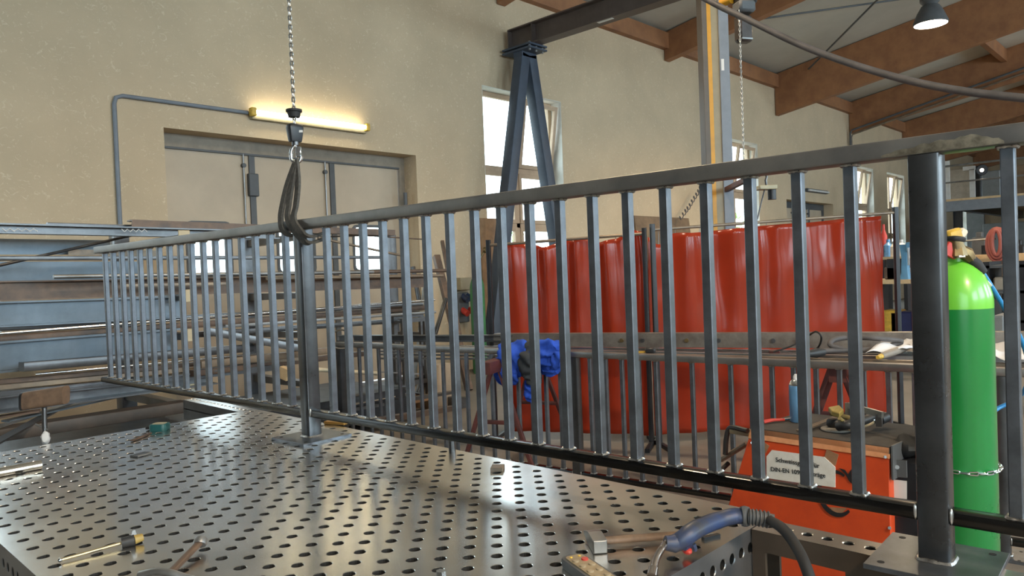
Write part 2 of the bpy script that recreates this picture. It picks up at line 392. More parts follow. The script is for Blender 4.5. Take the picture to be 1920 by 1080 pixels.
for a, b, z0, z1 in fwin:
    mb = rframe(MB(), a+.01, b-.01, z0+.01, z1-.01, Y0-.32, Y0-.25, .09); m = (a+b)/2; mb.bx((m-.05, Y0-.32, z0), (m+.05, Y0-.25, z1)); mb.bx((a, Y0-.32, (z0+z1)/2-.05), (b, Y0-.25, (z0+z1)/2+.05))
    w = struct('window_%d' % n, mb, frame_w); part('window_pane', MB().bx((a+.05, Y0-.29, z0+.05), (b-.05, Y0-.284, z1-.05)), glass, w, smooth=None); n += 1
for a, b, z0, z1 in added_lwin:  # frames and panes of the added left windows
    mb = MB(); 
    for p, q in ((a, a+.09), (b-.09, b), ((a+b)/2-.05, (a+b)/2+.05)): mb.bx((X0-.22, p, z0), (X0-.15, q, z1))
    for p, q in ((z0, z0+.09), (z1-.09, z1), ((z0+z1)/2-.05, (z0+z1)/2+.05)): mb.bx((X0-.22, a, p), (X0-.15, b, q))
    w = struct('window_%d' % n, mb, frame_w); part('window_pane', MB().bx((X0-.19, a+.05, z0+.05), (X0-.184, b-.05, z1-.05)), glass, w, smooth=None); n += 1

# folding gates -----------------------------------------------------------
def gate(name, x0, x1, h, leaves, panes=True, far=False):
    yb = Y1+.36
    mb = MB(); mb.bx((x0, yb-.06, h-.16), (x1, yb+.06, h)); mb.bx((x0, yb-.06, 0), (x0+.05, yb+.06, h-.16)); mb.bx((x1-.1, yb-.06, 0), (x1, yb+.06, h-.16))
    g = struct(name, mb, (MATS.get('taupe_frame') or mat('taupe_frame', (.30, .25, .19), .6)) if not far else grey_d)
    part('seal_strip', MB().bx((x0+.05, yb-.065, h-.185), (x1-.1, yb-.03, h-.16)), grey_d, g, smooth=None)
    for k, (a, b) in enumerate(leaves):
        lm = MB(); z1 = h-.165; pa, pb, pz0, pz1 = (a+b)/2-.27, (a+b)/2+.27, 1.68, 2.33
        for q in ((a, pa, .02, z1), (pb, b, .02, z1), (pa, pb, .02, pz0), (pa, pb, pz1, z1)): lm.bx((q[0], yb-.025, q[2]), (q[1], yb+.025, q[3]))
        leafo = part('gate_leaf', lm, gate_m, g, smooth=None)
        part('window_pane', MB().bx((pa, yb-.004, pz0), (pb, yb+.004, pz1)), glass, leafo, smooth=None)
        rim = MB(); rim.prof([(u, v) for u, v in rrect(.6, .71, .07, 4)], ((pa+pb)/2, yb-.035, (pz0+pz1)/2), ((pa+pb)/2, yb-.027, (pz0+pz1)/2), up=(0, 0, 1), caps=False)
        A = rrect(.60, .71, .08, 4); B = rrect(.52, .63, .06, 4); cx, cz = (pa+pb)/2, (pz0+pz1)/2
        rim = MB().loft([[(cx+u, y, cz+v) for u, v in P_] for P_, y in ((A, yb-.026), (A, yb-.036), (B, yb-.036), (B, yb-.026))], caps=False)
        part('pane_gasket', rim, grey_d, leafo)
    for k, ((a, b), (c, d)) in enumerate(zip(leaves, leaves[1:])):
        xm = (b+c)/2
        part('leaf_seam_bar', MB().bx((b-.005, yb-.05, .02), (c+.005, yb+.02, h-.165)), grey_d, g, smooth=None)
        part('latch_rod', MB().tube([(xm-.12, yb-.055, .1), (xm-.12, yb-.055, h-.17)], .012, 8), steel_grey, g)
        if k == 0:
            part('hinge', MB().bx((xm-.07, yb-.09, h-.72), (xm+.07, yb-.03, h-.42)), grey_d, g, smooth=None, bev=.01)
        gm = MB()
        for z in (1.2, 1.95, h-.32): gm.cyl((xm-.12, yb-.075, z), (xm-.12, yb-.02, z), .03, n=10)
        part('rod_guide', gm, grey_d, g)
    return g
gate('door_1', GATE[0], GATE[1], GATE[3], [(3.64, 4.79), (4.86, 6.02), (6.09, 7.24)])
gate('door_2', GATE2[0], GATE2[1], GATE2[3], [(20.82, 21.9), (21.97, 23.05), (23.12, 24.1)], far=True)
part('latch_rod', MB().tube([(7.2, Y1+.1, 1.0), (7.2, Y1+.1, 2.85)], .03, 8), grey_d, bpy.data.objects['door_1'])

# outside: ground, hedge and a tree seen through the panes ------------------
tag(part('ground', MB().bx((-30, 9.5, -.3), (70, 60, -.05)), mat('gravel_yard', (.42, .41, .37), .9), None, smooth=None), kind='structure')
def tree(x, y, h, r, label, seed):
    random.seed(seed); t = thing('tree', label, 'tree', (x, y, -.05), 0, 'trees outside the windows')
    part('trunk', MB().tube([(x, y, -.05), (x+.1, y, h*.35), (x-.05, y+.1, h*.8)], [.18, .14, .05], 8), wood, t)
    mb = MB()
    for k in range(900):
        a, b = random.uniform(0, 2*PI), random.uniform(-1, 1); q = r*random.random()**.4
        c = V((x+q*math.cos(a)*math.sqrt(1-b*b), y+q*math.sin(a)*math.sqrt(1-b*b), h*.62+q*b*1.25)); u = V((random.uniform(-1, 1), random.uniform(-1, 1), random.uniform(-1, 1))).normalized()*.16; w = u.orthogonal().normalized()*.09
        vs = [mb.b.verts.new(c+p) for p in (-u, w, u, -w)]; mb.b.faces.new(vs)
    part('foliage', mb, leaf, t, smooth=None)
tree(15.6, 15.5, 2.7, 1.2, 'green leafy tree behind the lower panes of the middle window', 3)
tree(29.5, 16.0, 4.0, 1.5, 'green tree outside the window beside the yellow column', 5)
tree(44.5, 17.0, 4.6, 1.8, 'green tree outside the far windows', 6)

# lamp, conduit on the back wall -------------------------------------------
t = thing('wall_lamp', 'lit fluorescent strip lamp on the wall above the folding gate', 'lamp', (5.52, Y1, 3.62))
part('lamp_body', MB().prof(rrect(.075, .10, .012), (4.66, Y1-.038, 3.69), (6.40, Y1-.038, 3.69)), beige_p, t)
part('tube', MB().tube([(4.68, Y1-.10, 3.725), (6.38, Y1-.10, 3.725)], .027, 14), fluo, t)
em = MB(); em.bx((4.62, Y1-.145, 3.67), (4.69, Y1-.06, 3.775)); em.bx((6.37, Y1-.145, 3.67), (6.43, Y1-.06, 3.775)); part('end_cap', em, yellowp, t, bev=.01)
pts = [(3.04, Y1-.03, 0.02), (3.04, Y1-.03, 3.62), (3.06, Y1-.03, 3.69), (3.13, Y1-.03, 3.72), (4.62, Y1-.03, 3.72)]
c = solo('conduit_pipe', MB().tube(pts, .024, 10), grey_blue, 'grey conduit pipe bent over the wall left of the folding gate', 'pipe')
t = thing('wall_lamp', 'unlit strip lamp above the far gate', 'lamp', (22.8, Y1, 3.6))
part('lamp_body', MB().bx((22.05, Y1-.09, 3.62), (23.6, Y1, 3.72)), grey_d, t, smooth=None, bev=.01)
part('tube', MB().tube([(22.08, Y1-.12, 3.66), (23.57, Y1-.12, 3.66)], .03, 10), whitep, t)

# high-bay lamps ------------------------------------------------------------
def lights(p, e, r=.24, c=(1, .76, .50)):
    l = bpy.data.lights.new('lamp_light', 'SPOT'); l.energy = e; l.color = c; l.shadow_soft_size = r; l.spot_size = math.radians(165); l.spot_blend = .5
    o = bpy.data.objects.new('lamp_light', l); col.objects.link(o); o.location = p; return o
LP = dep(1745, 46, 13)
LP = V((LP.x, LP.y, LP.z))
t = thing('hanging_lamp', 'lit round lamp hanging under the wooden roof at the top right', 'lamp', (LP.x, LP.y, LP.z-.02))
lamp0 = t
part('reflector', MB().lathe([(.10, .34), (.14, .32), (.21, .20), (.275, .04), (.275, 0), (.262, 0), (.20, .19), (.10, .30)], LP), grey_d, t)
part('lamp_glass', MB().lathe([(.0, .018), (.255, .018), (.262, .004), (.0, -.004)], LP), lampdisc, t)
part('ballast_housing', MB().lathe([(.0, .74), (.13, .74), (.16, .70), (.16, .40), (.10, .33), (.0, .33)], LP, 20), grey_d, t)
part('hanger', MB().cyl((LP.x, LP.y, LP.z+.73), (LP.x, LP.y, roof_z(LP.y)+.02), .018, n=8), grey_d, t)
lights((LP.x, LP.y, LP.z-.03), 900)
for k, (x, y) in enumerate(((4.6, 3.7), (14.6, -3.7), (.2, -3.7), (24.5, -3.7))):  # unseen copies of the hanging lamp, added to light the hall
    o = dup(lamp0, (x, y, LP.z-.02), None, ('added unseen round lamp hanging over the welding tables', 'added unseen round lamp hanging in the far row of the hall', 'added unseen round lamp hanging behind the camera', 'added unseen round lamp hanging near the mezzanine')[k])
    lights((x, y, LP.z-.05), (400, 900, 1700, 1000)[k])
# daylight through the hall's windows, the left-wall ones added ----------------------------------------
def win_light(p, rot, sx, sy, e, c=(.70, .85, 1)):
    l = bpy.data.lights.new('window_area_light', 'AREA'); l.shape = 'RECTANGLE'; l.size = sx; l.size_y = sy; l.energy = e; l.color = c
    o = bpy.data.objects.new('window_area_light', l); col.objects.link(o); o.location = p; o.rotation_euler = rot
for a, b, z0, z1 in fwin: win_light(((a+b)/2, Y0-.45, (z0+z1)/2), (PI/2, 0, 0), b-a, z1-z0, 470)
for (a, b, z0, z1), e in zip(added_lwin, (8, 110)): win_light((X0-.4, (a+b)/2, (z0+z1)/2), (PI/2, 0, -PI/2), b-a, z1-z0, e)  # area lamps outside the added left windows
for k, (a, b) in enumerate(wins): win_light(((a+b)/2, Y1+.5, (WS+WT)/2), (-PI/2, 0, 0), b-a, WT-WS, 90) if False else None
w = bpy.data.worlds.new('sky'); scn.world = w; w.use_nodes = True
bg = w.node_tree.nodes['Background']; bg.inputs[0].default_value = (.80, .92, 1, 1); bg.inputs[1].default_value = 5.5
# camera
cd = bpy.data.cameras.new('camera'); cam = bpy.data.objects.new('camera', cd); col.objects.link(cam)
cd.sensor_fit = 'HORIZONTAL'; cd.sensor_width = 36; cd.lens = 36*F/1920; cd.clip_end = 300; cd.clip_start = .05
M = Matrix((CR, CU, -CF)).transposed().to_4x4(); M.translation = CC; cam.matrix_world = M
scn.camera = cam
scn.view_settings.view_transform = 'Standard'; scn.view_settings.look = 'None'; scn.view_settings.gamma = 1; scn.view_settings.exposure = .24
scn.view_settings.use_curve_mapping = False
scn.cycles.max_bounces = 8; scn.cycles.sample_clamp_indirect = 6; scn.cycles.use_denoising = True
# ================================================================== WELDING TABLE
TX0, TX1, TY0, TY1, TZ = .49, 1.99, .925, 3.925, .85
t = thing('welding_table', 'large perforated steel welding table in the foreground', 'table', ((TX0+TX1)/2, (TY0+TY1)/2, 0))
table = t
def plate_with_holes(mb, org, ux, uy, nx, ny, pitch, r, depth, test, seg=16, cham=.0022, sgn=1):
    # nx by ny square cells; cells for which test() is true carry a chamfered through-hole
    org, ux, uy = V(org), V(ux), V(uy); nz = ux.cross(uy)*sgn; cache = {}
    def P(i, j):
        if (i, j) not in cache: cache[(i, j)] = mb.b.verts.new(org+ux*pitch*i+uy*pitch*j)
        return cache[(i, j)]
    for i in range(nx):
        for j in range(ny):
            q = [P(i, j), P(i+1, j), P(i+1, j+1), P(i, j+1)]
            if not test(i, j): mb.b.faces.new(q); continue
            c = org+ux*pitch*(i+.5)+uy*pitch*(j+.5)
            ring = lambda rr, dz: [mb.b.verts.new(c+ux*rr*math.cos(2*PI*(k+.5)/seg-.75*PI)+uy*rr*math.sin(2*PI*(k+.5)/seg-.75*PI)-nz*dz) for k in range(seg)]
            a, b, d = ring(r+cham, 0), ring(r, cham), ring(r, depth)
            m = seg//4
            for s_ in range(4):
                mb.b.faces.new([q[s_], q[(s_+1) % 4]]+[a[(s_*m+k) % seg] for k in range(m, -1, -1)] if False else [q[s_]]+[q[(s_+1) % 4]]+[a[((s_+1)*m-k) % seg] for k in range(0, m+1)])
            for k in range(seg):
                k2 = (k+1) % seg
                mb.b.faces.new((a[k], a[k2], b[k2], b[k])); mb.b.faces.new((b[k], b[k2], d[k2], d[k])).material_index = 1
mb = MB()
plate_with_holes(mb, (TX0+.025, TY0+.025, TZ), (1, 0, 0), (0, 1, 0), 29, 59, .05, .0152, .022, lambda i, j: (i+j) % 2 == 0, cham=.0012)
# outer rim of the plate and its folded edge
for a, b in (((TX0, TY0), (TX1, TY0+.025)), ((TX0, TY1-.025), (TX1, TY1)), ((TX0, TY0+.025), (TX0+.025, TY1-.025)), ((TX1-.025, TY0+.025), (TX1, TY1-.025))):
    mb.b.faces.new([mb.b.verts.new(p) for p in ((a[0], a[1], TZ), (b[0], a[1], TZ), (b[0], b[1], TZ), (a[0], b[1], TZ))])
bore = mat('dark_bore_steel', (.05, .047, .043), .5, .6)  # darker steel for the walls of the holes
part('table_top', mb, tablem, t, smooth=None).data.materials.append(bore)
# side plates, each with a row of holes
tabside = mat('table_side_steel', (.34, .35, .36), .3, .8, c2=(.22, .225, .235), scale=3)
mb = MB(); D = .2
def side(mb, org, ux, n):
    dn = V((0, 0, -1)); org = V(org); ux = V(ux); L = n*.05
    plate_with_holes(mb, org+ux*.025+dn*.025, ux, dn, n-1, 3, .05, .0135, .018, lambda i, j: j == 0 or (j == 2 and i % 2 == 1), seg=16, sgn=-1)
    for a, b, c, d in ((0, L, 0, .025), (0, L, .175, D), (0, .025, .025, .175), (L-.025, L, .025, .175)):
        mb.b.faces.new([mb.b.verts.new(org+ux*p+dn*q) for p, q in ((a, c), (b, c), (b, d), (a, d))])
side(mb, (TX0, TY0, TZ), (1, 0, 0), 30); side(mb, (TX1, TY1, TZ), (-1, 0, 0), 30); side(mb, (TX1, TY0, TZ), (0, 1, 0), 60); side(mb, (TX0, TY1, TZ), (0, -1, 0), 60)
part('side_plate', mb, tabside, t, smooth=None).data.materials.append(bore)
rb = MB()
for y in (1.4, 1.9, 2.425, 2.95, 3.45): rb.bx((TX0+.02, y-.008, TZ-.19), (TX1-.02, y+.008, TZ-.024))
for x in (.99, 1.49): rb.bx((x-.008, TY0+.02, TZ-.19), (x+.008, TY1-.02, TZ-.024))
part('rib', rb, steel_dark, t, smooth=None)
for x in (TX0+.09, TX1-.09):
    for y in (TY0+.12, (TY0+TY1)/2, TY1-.12):
        lg = MB().prof(rrect(.08, .08, .006), (x, y, .03), (x, y, TZ-.19), up=(0, 1, 0)); lg.bx((x-.07, y-.07, 0), (x+.07, y+.07, .03)); part('leg', lg, grey_d, t)
# perforated stop bars bolted to the table edge
def stop_bar(label, x0, x1, y0, y1, web):
    t = thing('stop_bar', label, 'bar', ((x0+x1)/2, (y0+y1)/2, TZ-.2)); mb = MB(); n = int(round(abs(y1-y0)/.05))
    p = abs(y1-y0)/n; ya = min(y0, y1); c = (x0+x1)/2
    plate_with_holes(mb, (c-p/2, ya, TZ), (1, 0, 0), (0, 1, 0), 1, n, p, .0125, .016, lambda i, j: True)
    for xa, xb in ((x0, c-p/2), (c+p/2, x1)): mb.b.faces.new([mb.b.verts.new(q) for q in ((xa, ya, TZ), (xb, ya, TZ), (xb, ya+p*n, TZ), (xa, ya+p*n, TZ))])
    part('perforated_strip', mb, tablem, t, smooth=None).data.materials.append(bore)
    # web with triangular cut-outs
    wb = MB(); H = .2; xs = x0+.008
    for xw in (x0, x1-.012):
        wb.bx((xw, ya, TZ-.055), (xw+.012, ya+p*n, TZ-.001))
        if web:
            for yy in (ya+p*n-.035, ya+p*n*.62, ya): wb.bx((xw, yy, TZ-H), (xw+.012, yy+.035, TZ-.055))
            wb.poly([(xw, ya+p*n, TZ-H), (xw, ya, TZ-.13), (xw, ya, TZ-.09), (xw, ya+p*n, TZ-H+.04)], (.012, 0, 0))
        else: wb.bx((xw, ya, TZ-.12), (xw+.012, ya+p*n, TZ-.05))
    part('web_plate', wb, mat('dark_brown_web_steel', (.10, .075, .055), .5, .5) if web else steel_dark, t, smooth=None)
    return t
stop_bar('perforated stop bar with triangular cut-outs under the near railing foot', 1.842, 1.938, .921, .20, True)
stop_bar('perforated stop bar sticking out past the far table corner', 1.892, 1.99, 3.93, 4.66, False)

# ================================================================== RAILING (front)
RA = .049
P1 = V((1.7653, 2.9694, .86))
def rail_pt(s, z, w=0): return V((P1.x+s*math.sin(RA)+w*math.cos(RA), P1.y-s*math.cos(RA)+w*math.sin(RA), z))
rail_steel = mat('handrail_steel', (.30, .285, .265), .40, .75, c2=(.19, .185, .18), scale=4, bump=.05)
scale_steel = mat('dark_scale_steel', (.10, .098, .095), .22, 1., c2=(.06, .06, .06), scale=5)
def weld_loop(c, h, r, seed):
    # one lumpy bead running round a square foot
    random.seed(seed); c = V(c); pts = []
    for k in range(32):
        a = 2*PI*k/32; x, y = math.cos(a), math.sin(a); q = h/max(abs(x), abs(y)); q = min(q, h*1.3); pts.append(c+V((x*q, y*q, 0)))
    mb = MB(); n = 6; rings = []
    for k, p in enumerate(pts):
        o = (p-c).normalized(); rr = r*(.7+.6*random.random())
        rings.append([p+(o*math.cos(2*PI*i/n)+V((0, 0, 1))*math.sin(2*PI*i/n)*.8)*rr for i in range(n)])
    rings.append(rings[0]); mb.loft(rings, caps=False); bmesh.ops.remove_doubles(mb.b, verts=mb.b.verts, dist=1e-6)
    return mb
def railing(label, loc, rz, posts, balusters, s0, s1, zb0, zb1, zt0, zt1, zfoot, group=None, plate=.25, posth=None, sub=True, mats=(steel, steel_dark)):
    # local frame: -Y is the direction of growing s, z from the floor of the thing
    t = thing('railing', label, 'railing', loc, rz, group)
    L = lambda s, z, w=0: V((w, -s, z))
    pt = lambda mb, name, m, par=t, **k: part(name, mb, m, par, world=False, **k)
    pt(MB().prof(rrect(.06, zt1-zt0, .006), L(s0, (zt0+zt1)/2), L(s1, (zt0+zt1)/2)), 'top_rail', rail_steel)
    ps = sorted(posts); edges = [s0]+[q for s in ps for q in (s-.0325, s+.0325)]+[s1]
    edges = [e for e in edges if s0-.04 <= e <= s1+.04]
    for a, b in zip(edges[0::2], edges[1::2]):
        if b-a > .05: pt(MB().prof(rrect(.05, zb1-zb0, .008), L(a, (zb0+zb1)/2), L(b, (zb0+zb1)/2)), 'bottom_rail', scale_steel)
    for s in ps:
        p = pt(MB().prof(rrect(.065, .065, .006), L(s, zfoot+.01), L(s, zt0), up=(0, 1, 0)), 'post', steel_post)
        mb = MB().box(L(s, zfoot+.005), (plate, plate, .012))
        bp = pt(mb, 'base_plate', steel, p, bev=.001, smooth=None)
        hm = MB()
        for i in (-1, 1):
            for j in (-1, 1): hm.cyl(L(s+i*(plate/2-.03), zfoot+.0108, j*(plate/2-.03)), L(s+i*(plate/2-.03), zfoot+.0116, j*(plate/2-.03)), .008, n=12)
        pt(hm, 'bolt_hole', ink, p)
        pt(weld_loop(L(s, zfoot+.012), .034, .007, int(s*100)), 'weld_bead', weldm, p)
        for q in (-.036, .036): pt(MB().sph(L(s+q, (zb0+zb1)/2+.006, -.026), .008, 8, (.8, .6, 2.4)), 'weld_bead', weldm, p)
    h = zt0-zb1
    me = MB().prof(rrect(.027, .027, .0025, 2), (0, 0, 0), (0, 0, h), up=(0, 1, 0)).mesh('baluster', mats[0], SM)
    we = weld_loop(V((0, 0, .002)), .0155, .0058, 5).mesh('weld_bead', weldm, SM)
    for s in balusters:
        b = inst('baluster', me, t, L(s, zb1)); inst('weld_bead', we, b); inst('weld_bead', we, b, (0, 0, h-.004))
    return t
front = railing('raw steel railing panel hanging in the sling over the welding table, in front', (P1.x, P1.y, TZ), RA, [0, 2.481], [-2.217+.1297*i for i in range(17)]+[.176+.1259*i for i in range(18)]+[2.637, 2.763], -2.318, 2.9, .948-TZ, .981-TZ, 1.783-TZ, 1.826-TZ, 0)
# a patch of ground weld metal on the front face of the top rail, over the near post
gp = mat('ground_weld_metal', (.62, .55, .42), .35, .9, var=.25, scale=40, bump=.4)
random.seed(4); up_, dn_ = [], []
for k in range(25):
    s = 2.395+.24*k/24; e = math.sin(PI*k/24)**.6
    up_.append(rail_pt(s, 1.787+.004+.030*e*(.55+.45*random.random())*(.4+.6*k/24 if k < 17 else 1), -.0302)); dn_.append(rail_pt(s, 1.7865-.001*random.random(), -.0302))
part('ground_weld_patch', MB().poly(up_+dn_[::-1], rail_pt(0, 0, -.0012)-rail_pt(0, 0, 0)), gp, front, smooth=None)
# ================================================================== RAILING (behind, standing on the floor)
B0, B1 = V((3.923, 5.765, 0)), V((4.426, 1.264, 0)); bd = (B1-B0).normalized(); RB = math.atan2(bd.x, -bd.y)
def _s(x, y):
    d = ray(x, y); n = V((-bd.y, bd.x, 0)); q = CC+d*((B0-CC).dot(n)/d.dot(n)); return (q-B0).dot(bd)
bal = [_s(x, y) for x, y in ((676, 690), (714, 690), (754, 695), (796, 700), (840, 700), (887, 700))]
s_a, s_b, s_c = _s(640, 690), _s(1080, 750), _s(1876, 800)
st = (s_c-s_b)/int(round((s_c-s_b)/.13)); nb = int(round((s_b-s_a)/.131)); sl = (s_b-s_a)/nb
bl = [s_a+sl*k for k in range(1, nb)]+[s_b+st*k for k in range(1, int(round((s_c-s_b)/st)))]
railing('second raw steel railing panel standing on the floor behind the table, blue jacket over it', (B0.x, B0.y, 0), RB, [s_a, s_b, s_c], bl, s_a-.05, s_c+.5, .062, .10, .93, .972, 0, plate=.2)
# ================================================================== CRANE, COLUMN, HOISTS
t = thing('crane_frame', 'dark steel A-frame carrying the crane beam in front of the window', 'crane support', (9.46, 8.6, 0))
for (xb, xt) in ((8.36, 9.44), (10.5, 9.60)):
    part('leg', MB().prof(rrect(.20, .20, .012), (xb, 8.6, .03), (xt, 8.6, 5.24), up=(0, 1, 0)), aframe_m, t)
    part('foot_plate', MB().bx((xb-.2, 8.42, 0), (xb+.2, 8.78, .03)), aframe_m, t, smooth=None)
mb = MB().bx((9.28, 8.28, 5.28), (9.72, 8.92, 5.31)); mb.bx((9.28, 8.28, 5.34), (9.72, 8.92, 5.37)); mb.bx((9.33, 8.5, 5.2), (9.68, 8.7, 5.30))
part('head_plate', mb, aframe_m, t, smooth=None)
for i, q in enumerate((-.16, 0, .16)):
    for y in (8.34,): part('bolt', MB().cyl((9.5+q, y, 5.25), (9.5+q, y, 5.40), .022, n=6), steel_grey, t)
t = thing('crane_beam', 'dark steel I-beam reaching out from the wall over the hall', 'crane beam', (9.48, 0, 5.37))
part('beam', MB().prof(ibeam(.22, .35, .022, .014), (9.48, 8.86, 5.545), (9.48, -8.6, 5.545)), crane_m, t, smooth=None)
part('end_plate', MB().bx((9.38, 8.855, 5.375), (9.58, 8.875, 5.715)), crane_m, t, smooth=None)
for y in (8.32,): part('stiffener', MB().bx((9.375, y-.008, 5.39), (9.585, y+.008, 5.70)), crane_m, t, smooth=None)
part('label_plate', MB().bx((9.40, 6.70, 5.364), (9.46, 6.98, 5.37)), whitep, t, smooth=None)

# column with a jib: dark flange, amber stripe, beige web, grey flange
CP = dep(1344, 300, 8.0); cx, cy = CP.x, CP.y
tilt = .017
t = thing('crane_column', 'tall grey and amber steel column rising behind the red curtain', 'column', (cx, cy, 0), YAW-math.pi/2-.02)
L_ = lambda a, b, z: (a, b, z)
pt = lambda mb, name, m, **k: part(name, mb, m, t, world=False, **k)
o = pt(MB().bx(L_(-.140, -.09, .03), L_(-.085, .10, 7.6)), 'column_flange', steel_brown, smooth=None, bev=.004)
o.data.materials[0] = mat('brown_grey_paint', (.115, .095, .075), .5, var=.1)
pt(MB().bx(L_(-.085, -.085, .03), L_(-.042, .10, 7.6)), 'amber_stripe', yellow_paint, smooth=None, label='amber yellow painted stripe down the column')
pt(MB().bx(L_(-.042, -.08, .03), L_(.035, .09, 7.6)), 'column_web', beige_p, smooth=None)
pt(MB().bx(L_(.035, -.10, .03), L_(.140, .10, 7.6)), 'column_flange', grey_blue, smooth=None, bev=.004)
pt(MB().bx(L_(-.3, -.3, 0), L_(.3, .3, .03)), 'foot_plate', grey_blue, smooth=None)
z = dep(1354, 127, 8).z
pt(MB().bx(L_(.05, -.104, z-.06), L_(.08, -.10, z+.06)), 'sticker', whitep, smooth=None)

# chain hoist above the table: chain, ring, bottom block, hook; the sling is its own thing
H0 = rail_pt(-.07, 1.80)
d0 = (H0-CC).dot(CF)
hz = lambda x, y: dep(x, y, d0)
hb = hz(553, 250)
hx, hy = hb.x, hb.y
ch = thing('chain_hoist', 'load chain with black bottom block and hook lifting the railing', 'hoist', (hx, hy, hz(553, 300).z))
zt_ = hz(553, 238).z
part('load_chain', chain_mb([(hx, hy, zt_-.03), (hx, hy, 5.2)], .030, .021, .0042), chainm, ch)
part('chain_stop', MB().lathe([(.0, 0), (.026, 0), (.030, .022), (.036, .024), (.036, .034), (.0, .034)], (hx, hy, hz(553, 220).z), 20), rubber, ch)
zb_ = hz(553, 266).z
part('bottom_block', MB().loft([rr for rr in [[(hx+u*s_, hy+v*s_, z) for u, v in rrect(.074, .05, .014)] for z, s_ in ((zb_, .72), (zb_+.01, .8), (zb_+.06, .98), (zb_+.072, .96), (zb_+.078, .8))]]), blackm, ch)
f0 = MB(); f0.box((hx+.012, hy-.026, zb_+.045), (.022, .002, .01), rotz(YAW-PI/2)); part('block_plate', f0, whitep, ch, smooth=None)
vr = V((CR.x, CR.y, 0)).normalized(); vd = V((CF.x, CF.y, 0)).normalized()
hp = lambda a, z, w=0: V((hx, hy, 0))+vr*a+vd*w+V((0, 0, z))
hk = [hp(0, zb_+.01), hp(.0, zb_-.012), hp(-.014, zb_-.028), hp(-.022, zb_-.055), hp(-.018, zb_-.082), hp(0, zb_-.094), hp(.018, zb_-.084), hp(.024, zb_-.066)]
part('hook', MB().tube(catmull(hk, 6), .0085, 10), chrome, ch)
part('hook_latch', MB().box(hp(.012, zb_-.045), (.024, .014, .05), rotz(YAW-PI/2)), chrome, ch, bev=.003)
part('shank_collar', MB().cyl(hp(0, zb_-.016), hp(0, zb_+.004), .016, n=12), steel_dark, ch)
part('hoist_body', MB().bx((hx-.17, hy-.1, 5.2), (hx+.17, hy+.1, 5.46)), yellow_paint, ch, bev=.03)
part('suspension', MB().cyl((hx, hy, 5.45), (hx, hy, roof_z(hy)), .02, n=8), grey_d, ch)
# webbing sling: three strands from the hook down round the top rail
sl = thing('lifting_sling', 'dark webbing sling looped from the hook round the top rail', 'sling', hp(0, zb_-.1))
def strap(pts, w, th, name='strap'):
    P_ = catmull(pts, 8); mb = MB(); rings = []
    for i, p in enumerate(P_):
        tt = (P_[min(i+1, len(P_)-1)]-P_[max(i-1, 0)]).normalized(); sd = V((math.sin(RA), -math.cos(RA), 0)); sd = (sd-tt*sd.dot(tt)).normalized(); nn = tt.cross(sd)
        rings.append([p+sd*a*w/2+nn*b*th/2 for a, b in ((-1, -1), (1, -1), (1, 1), (-1, 1))])
    mb.loft(rings); return part(name, mb, webbing, sl)
tk = hp(0, zb_-.088)
r_ = lambda s, z, w: rail_pt(s, z, w)
def run(b, bulge, *rest): strap([tk+V((0, 0, .006)), tk+(b-tk)*.4+vr*bulge, tk+(b-tk)*.8+vr*bulge*.7, b]+list(rest), .03, .012)
run(r_(-.105, 1.835, -.042), -.012, r_(-.098, 1.79, -.040), r_(-.07, 1.762, -.02), r_(-.05, 1.765, .03))
run(r_(-.045, 1.84, -.045), -.004, r_(-.01, 1.79, -.046), r_(.06, 1.735, -.044), r_(.105, 1.718, -.03), r_(.105, 1.735, .036))
run(r_(-.005, 1.842, -.04), .012, r_(.03, 1.80, -.055), r_(.09, 1.755, -.054), r_(.105, 1.745, -.02), r_(.10, 1.76, .036))

# second hoist hanging near the column
D2 = 6.2
q = dep(1394, 60, D2); gx, gy = q.x, q.y
h2 = thing('chain_hoist', 'electric chain hoist with dark chain bucket beside the column top', 'hoist', (gx, gy, dep(1394, 83, D2).z))
zb2, zt2 = dep(1394, 80, D2).z, dep(1394, 30, D2).z
R2 = YAW-PI/2
part('chain_bucket', MB().box((gx, gy, (zb2+zt2)/2), (.13, .10, zt2-zb2), rotz(R2+.25)), blackm, h2, bev=.02).data.materials[0] = mat('brown_black_bucket', (.075, .058, .05), .35, .2, var=.2)
part('bucket_rim', MB().box((gx-.01, gy-.006, zb2+.018), (.1, .106, .012), rotz(R2+.25)), steel_grey, h2, smooth=None)
zq = dep(1394, 10, D2).z
part('motor', MB().box((gx+.02, gy-.01, zq+.10), (.17, .16, .22), rotz(R2+.2)), blackm, h2, bev=.03)
part('gear_cover', MB().cyl(dep(1372, 2, D2)+V((0, 0, .02)), dep(1372, 2, D2)+V((.02, .10, .02)), .04, n=20), yellow_paint, h2)
part('housing', MB().box((gx-.04, gy-.03, zt2+.05), (.15, .14, .10), rotz(R2+.2)), grey_d, h2, bev=.02)
a = dep(1387, 62, D2-.10); b = dep(1387, 60, D2-.10)
cx2, cy2 = a.x, a.y
zend = 1.86
part('load_chain', chain_mb([(cx2, cy2, zend+.0), (cx2, cy2, zt2+.02)], .030, .020, .0038), chainm, h2)
part('suspension', MB().cyl((gx, gy, zq+.2), (gx, gy, roof_z(gy)), .02, n=8), grey_d, h2)
q = dep(1437, 352, D2); kx, ky, kz = q.x, q.y, q.z
h3 = thing('chain_hoist', 'small hoist block with yellow lid and black motor above the curtain rail', 'hoist', (kx, ky, kz-.1))
part('block_housing', MB().box((kx, ky, kz), (.15, .11, .035), rotz(R2)), mat('cream_lid_paint', (.5, .45, .3), .5), h3, bev=.006)
part('hook', MB().tube([(kx, ky, kz+.02), (kx-.01, ky, kz+.06), (kx+.01, ky, kz+.09), (kx, ky, kz+.11)], .01, 8), steel_dark, h3)
